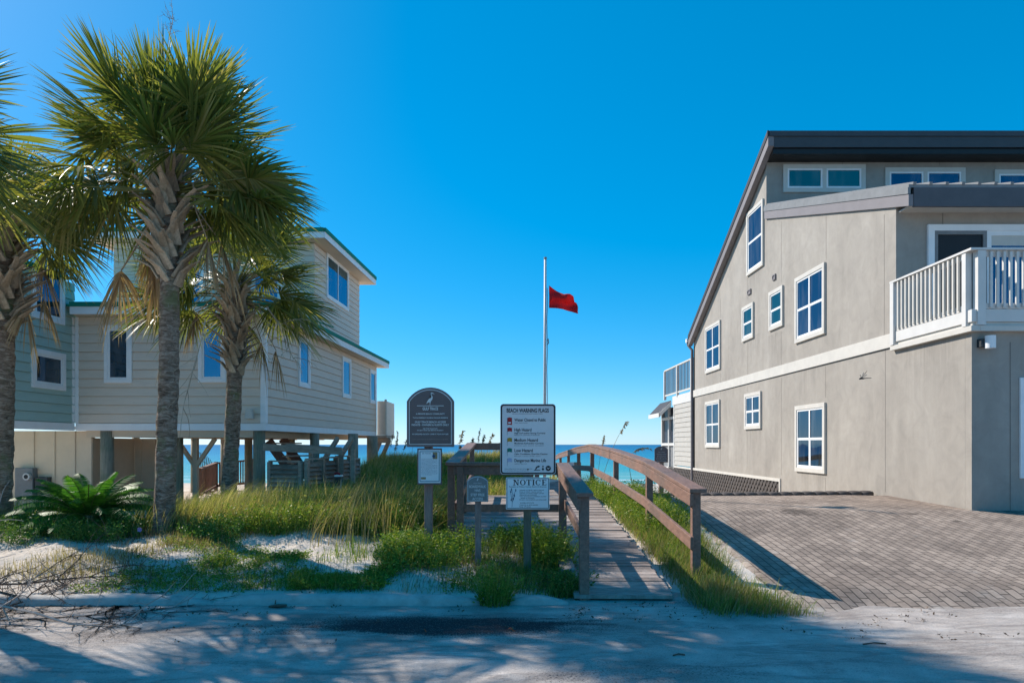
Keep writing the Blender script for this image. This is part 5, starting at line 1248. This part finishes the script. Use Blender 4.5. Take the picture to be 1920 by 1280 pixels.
# tall grass between the palms and the house
mk = lambda x, y: ss(9.3, 9.9, y + .5 * (nz(x, y, 41, 1.2) - .5)) * ss(.30, .62, nz(x, y, 42, .9)) * (1 - ss(-1.0, -.8, x) * ss(9.0, 9.2, y))
tag(blades('tall_dune_grass', scatter(13000, -5.2, -.75, 9.3, 12.6, mk, 1), .50, MAT['g_tall'], .0075, .42, 1), kind='stuff')
tag(blades('arching_grass', scatter(1500, -5.4, -1.2, 10.0, 12.3, None, 2), .74, MAT['g_tall'], .009, .55, 2, 6, (.45, -.1)), kind='stuff')
tag(blades('straw_grass', scatter(5200, -5.3, -.9, 9.4, 12.5, mk, 18), .52, MAT['g_straw'], .007, .5, 18, 5, (.4, -.1)), kind='stuff')
tag(blades('wispy_grass', scatter(750, -2.7, -.95, 8.9, 12.0, None, 22), .85, MAT['g_straw'], .007, .4, 22, 6, (.35, -.1)), kind='stuff')
tag(blades('grass_by_cycad', scatter(5000, -9.5, -4.6, 9.2, 13, lambda x, y: ss(9.1, 9.8, y) * ss(.3, .6, nz(x, y, 43)), 3), .42, MAT['g_tall'], .0075, .5, 3), kind='stuff')
tag(leafy('leafy_undergrowth', scatter(3800, -5.2, -.85, 9.4, 12.4, lambda x, y: ss(.40, .60, nz(x, y, 44, 1.3)), 4), .38, MAT['l_green'], 20, .026, 4), kind='stuff')
tag(leafy('dark_undergrowth', scatter(2200, -9, -3.6, 8.9, 10.6, lambda x, y: ss(.38, .6, nz(x, y, 45, 1.3)), 5), .26, MAT['l_dark'], 18, .026, 5), kind='stuff')
# creeping cover on the sandy bank
pb = lambda x, y: ss(.54, .66, nz(x, y, 46, .75)) * ss(7.0, 7.2, y)
tag(leafy('creeping_weeds', scatter(1900, -8.5, .4, 7.0, 9.6, pb, 6), .075, MAT['l_green'], 12, .022, 6, lean=1.1), kind='stuff')
tag(leafy('creeping_dark_weeds', scatter(800, -3.6, -1.3, 7.15, 8.4, lambda x, y: ss(.46, .56, nz(x, y, 47, 1.1)), 7), .10, MAT['l_green'], 14, .024, 7, lean=.9), kind='stuff')
tag(blades('bank_grass', scatter(8000, -8.5, .5, 7.0, 9.6, lambda x, y: ss(.42, .66, nz(x, y, 48, 1.0)), 8), .15, MAT['g_straw'], .005, .7, 8, 3, (.1, -.1)), kind='stuff')
tag(blades('bank_green_grass', scatter(1900, -3.4, .6, 7.1, 9.2, lambda x, y: ss(.46, .64, nz(x, y, 49, 1.0)), 9), .24, MAT['g_green'], .006, .55, 9, 4, (.1, -.1)), kind='stuff')
tag(blades('dry_stems', scatter(1500, -8.5, .7, 7.05, 9.4, lambda x, y: ss(.35, .6, nz(x, y, 58, 1.2)), 20), .26, MAT['twig'], .004, .9, 20, 4, (.1, -.1)), kind='stuff')
MAT['litter'] = leafmat('brown_litter', [(0, (.05, .032, .02)), (.6, (.14, .09, .055)), (1, (.30, .22, .14))], .1, .8)
lx = scatter(520, -9, 4.2, 5.4, 9.2, lambda x, y: ss(.40, .62, nz(x, y, 59, 1.1)) * np.where(y < 6.8, ss(5.2, 6.8, y), 1.0) * np.where(x > 1.8, ss(6.9, 6.4, y), 1.0), 21)
tag(leafy('leaf_litter', lx, .012, MAT['litter'], 5, .020, 21, z=np.maximum(gz(lx[:, 0], lx[:, 1]), .0) + .004, lean=3.0), kind='stuff')
# weeds before the platform and along the ramp
mk = lambda x, y: np.maximum(ss(-.3, .45, x), ss(-.2, -.8, x)) * ss(7.3, 8.3, y) * ss(.33, .55, nz(x, y, 50, 1.5))
tag(leafy('roadside_weeds', scatter(800, -1.5, .70, 7.2, 9.1, mk, 10), .30, MAT['l_green'], 26, .026, 10), kind='stuff')
tag(blades('roadside_grass', scatter(2100, -1.5, .74, 7.0, 9.1, lambda x, y: ss(-1.2, .4, x), 11), .22, MAT['g_green'], .006, .5, 11), kind='stuff')
# strip between the boardwalk and the driveway
mk = lambda x, y: ss(1.80, 2.0, x + .1 * (nz(x, y, 51, 2) - .5)) * (1 - ss(2.35, 2.75, x + .5 * (nz(x, y, 52, 1.3) - .5) + .22 * ss(7.2, 6.4, y) * -1)) * ss(6.25, 6.5, y + .3 * (nz(x, y, 53, 2) - .5))
tag(blades('verge_grass', scatter(12000, 1.72, 3.3, 6.2, 16, mk, 12), .26, MAT['g_green'], .0055, .55, 12, 4, (.25, -.1)), kind='stuff')
tag(blades('verge_dry_grass', scatter(9000, 1.72, 3.3, 6.2, 12, mk, 13), .20, MAT['g_straw'], .005, .75, 13, 4, (.2, -.15)), kind='stuff')
tag(leafy('verge_weeds', scatter(1300, 1.75, 2.7, 8.4, 17, lambda x, y: ss(1.8, 2.0, x) * ss(.35, .6, nz(x, y, 54, 1.2)), 14), .36, MAT['l_green'], 22, .026, 14), kind='stuff')
# dune behind the platform and beside the far boardwalk
mk = lambda x, y: ss(-5.4, -4.2, x) * (1 - ss(.4, .62, x)) * (1 - ss(-.95, -.75, x) * (1 - ss(14.1, 14.4, y)))
tag(blades('dune_top_grass', scatter(26000, -5.2, .6, 13.0, 29, mk, 15), .50, MAT['g_tall'], .011, .5, 15, 3, (.3, -.1)), kind='stuff')
tag(blades('dune_straw', scatter(14000, -5.2, .6, 12.6, 29, mk, 19), .5, MAT['g_straw'], .011, .5, 19, 3, (.3, -.1)), kind='stuff')
tag(leafy('dune_scrub', scatter(2600, -4.2, .55, 9.6, 22, lambda x, y: mk(x, y) * ss(.40, .62, nz(x, y, 56, .5)), 16), .42, MAT['l_green'], 22, .036, 16), kind='stuff')
tag(blades('seaward_grass', scatter(5000, 1.85, 5.5, 15.5, 33, lambda x, y: ss(.4, .6, nz(x, y, 57, .6)), 17), .42, MAT['g_tall'], .011, .5, 17, 3, (.3, -.1)), kind='stuff')

# single plants one can point at
def clump(name, label, cat, c, r, n, h, mat, seed, leaf=0, group=None, lm='l_green', w=.008):
    T_ = thing(name, label, cat, (c[0], c[1], float(gz(c[0], c[1]))), group)
    r_ = np.random.default_rng(seed); a = r_.uniform(0, 2 * np.pi, n); q = r * np.sqrt(r_.random(n)); xy = np.stack([c[0] + np.cos(a) * q, c[1] + np.sin(a) * q], -1)
    if n: blades('foliage', xy, h, MAT[mat], w, .6, seed, 5, (.05, -.05), parent=T_)
    if leaf:
        a = r_.uniform(0, 2 * np.pi, leaf); q = r * np.sqrt(r_.random(leaf)); xy = np.stack([c[0] + np.cos(a) * q, c[1] + np.sin(a) * q], -1)
        leafy('leaves', xy, h * .95, MAT[lm], 26, .028, seed + 1, parent=T_)
    return T_
clump('grass_tuft', 'bright green grass tuft sprouting over the gap in the kerb', 'grass tuft', (-.12, 6.86), .16, 260, .34, 'g_green', 61, 26)
clump('weed_bush', 'leafy green bush at the foot of the community sign post', 'bush', (-1.15, 8.15), .36, 160, .38, 'g_green', 62, 200, 'leafy bushes near the signs')
clump('weed_bush', 'bright green leafy bush beneath the NOTICE board beside the railing post', 'bush', (.50, 8.2), .28, 120, .52, 'g_green', 63, 210, 'leafy bushes near the signs')
clump('weed_bush', 'yellow-green leafy bush under the platform rail left of the NOTICE board', 'bush', (.05, 8.75), .25, 60, .27, 'g_green', 64, 120, 'leafy bushes near the signs')
clump('weed_bush', 'dark green bush pressed against the left side of the platform', 'bush', (-1.25, 9.8), .42, 260, .5, 'g_green', 65, 240, 'leafy bushes near the signs', 'l_dark')
clump('weed_bush', 'small dark bush beside the front railing post of the ramp', 'bush', (.66, 7.35), .22, 160, .25, 'g_straw', 66, 130, 'leafy bushes near the signs', 'l_dark')
clump('dry_grass_tuft', 'pale dried tangle of grass at the foot of the near right railing post', 'grass tuft', (2.15, 6.95), .32, 520, .28, 'g_straw', 67)
# sea oats with drooping seed heads
MAT['oat'] = leafmat('sea_oat_head', [(0, (.20, .14, .08)), (1, (.40, .31, .19))], .3, .8)
def sea_oat(label, p_base, p_tip, bend, seed, head=.28, group='sea oats on the dune'):
    r_ = np.random.default_rng(seed); b = np.array(p_base, float); t = np.array(p_tip, float); T_ = thing('sea_oat', label, 'sea oat', tuple(b), group)
    side_ = np.array([1.0, 0, 0]) * bend; pts = [b + (t - b) * k + side_ * k ** 3 - Z3 * abs(bend) * .6 * k ** 4 for k in np.linspace(0, 1, 9)]
    s_ = MB(); s_.tube(pts, list(np.linspace(.006, .003, 9)), 5); s_.build('stem', MAT['g_straw'], T_)
    L = Leaves()
    for i in range(60):
        k = 1 - head * r_.random(); q = b + (t - b) * k + side_ * k ** 3 - Z3 * abs(bend) * .6 * k ** 4
        d = nrm(np.array([bend * 1.5 + r_.normal(0, .5), r_.normal(0, .5), -.5 + r_.normal(0, .4)])); sd = nrm(np.cross(d, r_.normal(0, 1, 3))); ln = r_.uniform(.04, .09)
        L.strip([q, q + d * ln * .5, q + d * ln], [.006, .022, .002], [sd] * 3, [0, .5, 1])
    L.build('seed_head', MAT['oat'], T_)
sea_oat('sea oat with drooping pale plume leaning over the right handrail toward the far sign', P(1185, 905, 14.6), P(1165, 808, 14.6), .62, 71, .34)
sea_oat('tall sea oat with reddish upright plume right of the handrail peak', P(1128, 900, 16), P(1166, 782, 16), .14, 72, .22)
sea_oat('short sea oat with tan plume just right of the handrail peak', P(1120, 900, 18), P(1130, 812, 18), .05, 73, .25)
i = 0
for px, py, d, bn in ((905, 812, 17, .05), (915, 806, 16, .12), (893, 818, 18, -.08), (927, 812, 15.4, .25), (880, 822, 19, .1), (862, 802, 16, .08), (776, 800, 20, .06), (748, 806, 22, -.05), (733, 812, 24, .07), (742, 822, 21, .04), (898, 800, 21, .04), (757, 818, 18, .1), (870, 830, 20, -.1), (938, 822, 19, .12)):
    b_ = P(px - 8, 895, d); sea_oat('sea oat with tan plume among the dune grass behind the platform' if px > 850 else 'sea oat with pale plume on the dune beside the beige house', b_, P(px, py, d), bn, 80 + i, .3, 'sea oats behind the platform' if px > 850 else 'sea oats on the dune by the house'); i += 1

# ------------------------------------------------------------------ dead branches, litter, small things
rt = np.random.default_rng(17)
def dead_branch(label, p, d, ln, seed, r, depth=3, mat='twig'):
    mb = MB(); sprig(mb, p, d, ln, depth, np.random.default_rng(seed), r, .10); v = np.array(mb.v)
    z = gz(v[:, 0], v[:, 1]) * (v[:, 1] > 6.8); v[:, 2] = np.maximum(v[:, 2], np.maximum(z, 0) + .006); mb.v = [tuple(q) for q in v]
    tag(mb.build('dead_branch', MAT[mat]), label, 'branch', 'fallen dead branches by the kerb')
MAT['paletwig'] = plain('pale_twig', (.36, .29, .25), .85, .25, 8)
dead_branch('pale bare branch lying uppermost on the brush pile by the kerb', (-5.3, 6.35, .25), (1, -.12, -.08), 1.9, 5, .016, 2, 'paletwig')
dead_branch('dark brown twiggy branch spreading lowest over the sandy road', (-5.6, 6.15, .18), (1, -.28, -.05), 2.2, 6, .017, 3)
dead_branch('brown twiggy branch tangled along the kerb at the left edge', (-5.7, 6.75, .22), (1, .06, -.03), 2.3, 7, .017, 3)
dead_branch('thin brown branch rising up the sandy bank at the left edge', (-5.6, 6.9, .15), (.9, .55, .22), 1.5, 8, .013, 2)
dead_branch('dense brown twig tangle in the corner of the brush pile', (-5.9, 6.45, .28), (1, -.05, .02), 1.7, 9, .018, 3)
s_ = MB(); s_.tube([P(505, 1136, 6.72), P(522, 1135, 6.7), P(538, 1134, 6.72)], [.018, .035, .02], 8, .5); s_.tube([P(516, 1132, 6.71), P(517, 1124, 6.72)], [.008, .004], 5)
tag(s_.build('driftwood', MAT['twig']), 'short dark driftwood chunk lying against the kerb', 'driftwood')
for lab, a, b in (('thin dark stick lying on the shaded road right of the boardwalk', (1618, 1208), (1661, 1207)), ('short dark twig lying on the shaded road below the boardwalk', (1262, 1229), (1284, 1228))):
    d0 = CH * F / (a[1] - PY); d1 = CH * F / (b[1] - PY); p, q = P(*a, d0), P(*b, d1); s_ = MB(); s_.tube([p + V(0, 0, .006), p.lerp(q, .5) + V(0, .01, .012), q + V(0, 0, .006)], .006, 5)
    tag(s_.build('stick', MAT['twig']), lab, 'stick')
ol = leafmat('orange_leaf', [(0, (.45, .075, .02)), (1, (.5, .10, .03))], .2)
for lab, px, py, s in (('curled orange leaf lying on the dark asphalt patch below the NOTICE board', 960, 1182, .045), ('small orange leaf on the dark asphalt patch further left', 797, 1184, .024)):
    d = CH * F / (py - PY); c = np.array(P(px, py, d)); L = Leaves(); pts = [c + np.array([s * (k - .5) * 1.6, .01 * math.sin(k * 5), .012 + .012 * math.sin(k * 6)]) for k in np.linspace(0, 1, 6)]
    L.strip(pts, [.002, s * .5, s * .65, s * .55, s * .35, .002], [np.array([.2, .95, .2])] * 6, [0] * 6); tag(L.build('orange_leaf', ol, None), lab, 'leaf', 'orange leaves on the road')
def flower(label, px, py, d, colr, r=.03):
    c = np.array(P(px, py, d)); T_ = thing('flower', label, 'flower', tuple(c)); L = Leaves()
    for i in range(5):
        a = i * 2 * math.pi / 5; dr = np.array([math.cos(a) * .8, -.45, math.sin(a) * .8]); sd = nrm(np.cross(dr, [0, -1, 0])); L.strip([c, c + dr * r * .6, c + dr * r], [.006, r * .9, r * .45], [sd] * 3, [0, .5, 1])
    L.build('petals', leafmat('petal_' + str(px), [(0, colr), (1, colr)], .3), T_)
    s_ = MB(); g_ = float(gz(c[0], c[1])); s_.tube([c + np.array([0, .004, 0]), (c[0] + .01, c[1] + .02, g_ - .02)], .003, 4); s_.build('stem', MAT['petiole'], T_)
flower('white beach morning glory flower on the creeping weeds above the kerb', 616, 1069, 7.55, (.75, .78, .78))
flower('lilac flower in the undergrowth between the cycad and the tallest palm', 263, 992, 9.2, (.30, .25, .55), .04)

# dragonfly hovering in front of the right house
d = 4.0; c = P(1620, 709, d); DF = thing('dragonfly', 'small dark dragonfly flying before the stucco wall', 'dragonfly', c)
s_ = MB(); s_.tube([P(1611, 710.5, d), P(1613, 709.5, d), P(1616, 709, d), P(1618, 709.5, d), P(1622, 709, d), P(1634, 708.5, d)], [.003, .0055, .006, .0045, .0025, .0015], 8); s_.build('body', MAT['black'], DF, smooth=True)
wm, nt, bs = nodes('dragonfly_wing'); bs.inputs['Base Color'].default_value = (.12, .11, .10, 1); bs.inputs['Alpha'].default_value = .55
for x, y, o in ((1623, 697, .02), (1631, 701, .03), (1609, 703, -.02), (1620, 696, -.035)):
    L = Leaves(); a = np.array(P(1616, 708, d)); b = np.array(P(x, y, d)) + np.array([0, o, 0]); L.strip([a, a + (b - a) * .6, b], [.003, .008, .004], [nrm(np.cross(b - a, [0, 1, 0.2]))] * 3, [0, .5, 1]); L.build('wing', wm, DF)
# small teal beach chair frame past the edging
TC = thing('beach_chair', 'tiny teal folding beach chair on the sand beside the lattice', 'chair', P(1264, 932, 17))
s_ = MB(); q = lambda x, y, dd=17: P(x, y, dd)
s_.tube([q(1256, 934), q(1268, 923)], .012, 5); s_.tube([q(1268, 934), q(1257, 922)], .012, 5); s_.tube([q(1256, 934, 17.4), q(1268, 923, 17.4)], .012, 5); s_.tube([q(1268, 934, 17.4), q(1257, 922, 17.4)], .012, 5); s_.build('frame', MAT['teal'], TC)
s_ = MB(); s_.prism([q(1256, 926), q(1269, 925), q(1269, 925, 17.4), q(1256, 926, 17.4)], (0, 0, .012)); s_.build('seat', MAT['teal'], TC)
s_ = MB(); s_.prism([q(1268, 925), q(1271, 917), q(1271, 917, 17.4), q(1268, 925, 17.4)], (.01, 0, 0)); s_.build('backrest', MAT['teal'], TC)
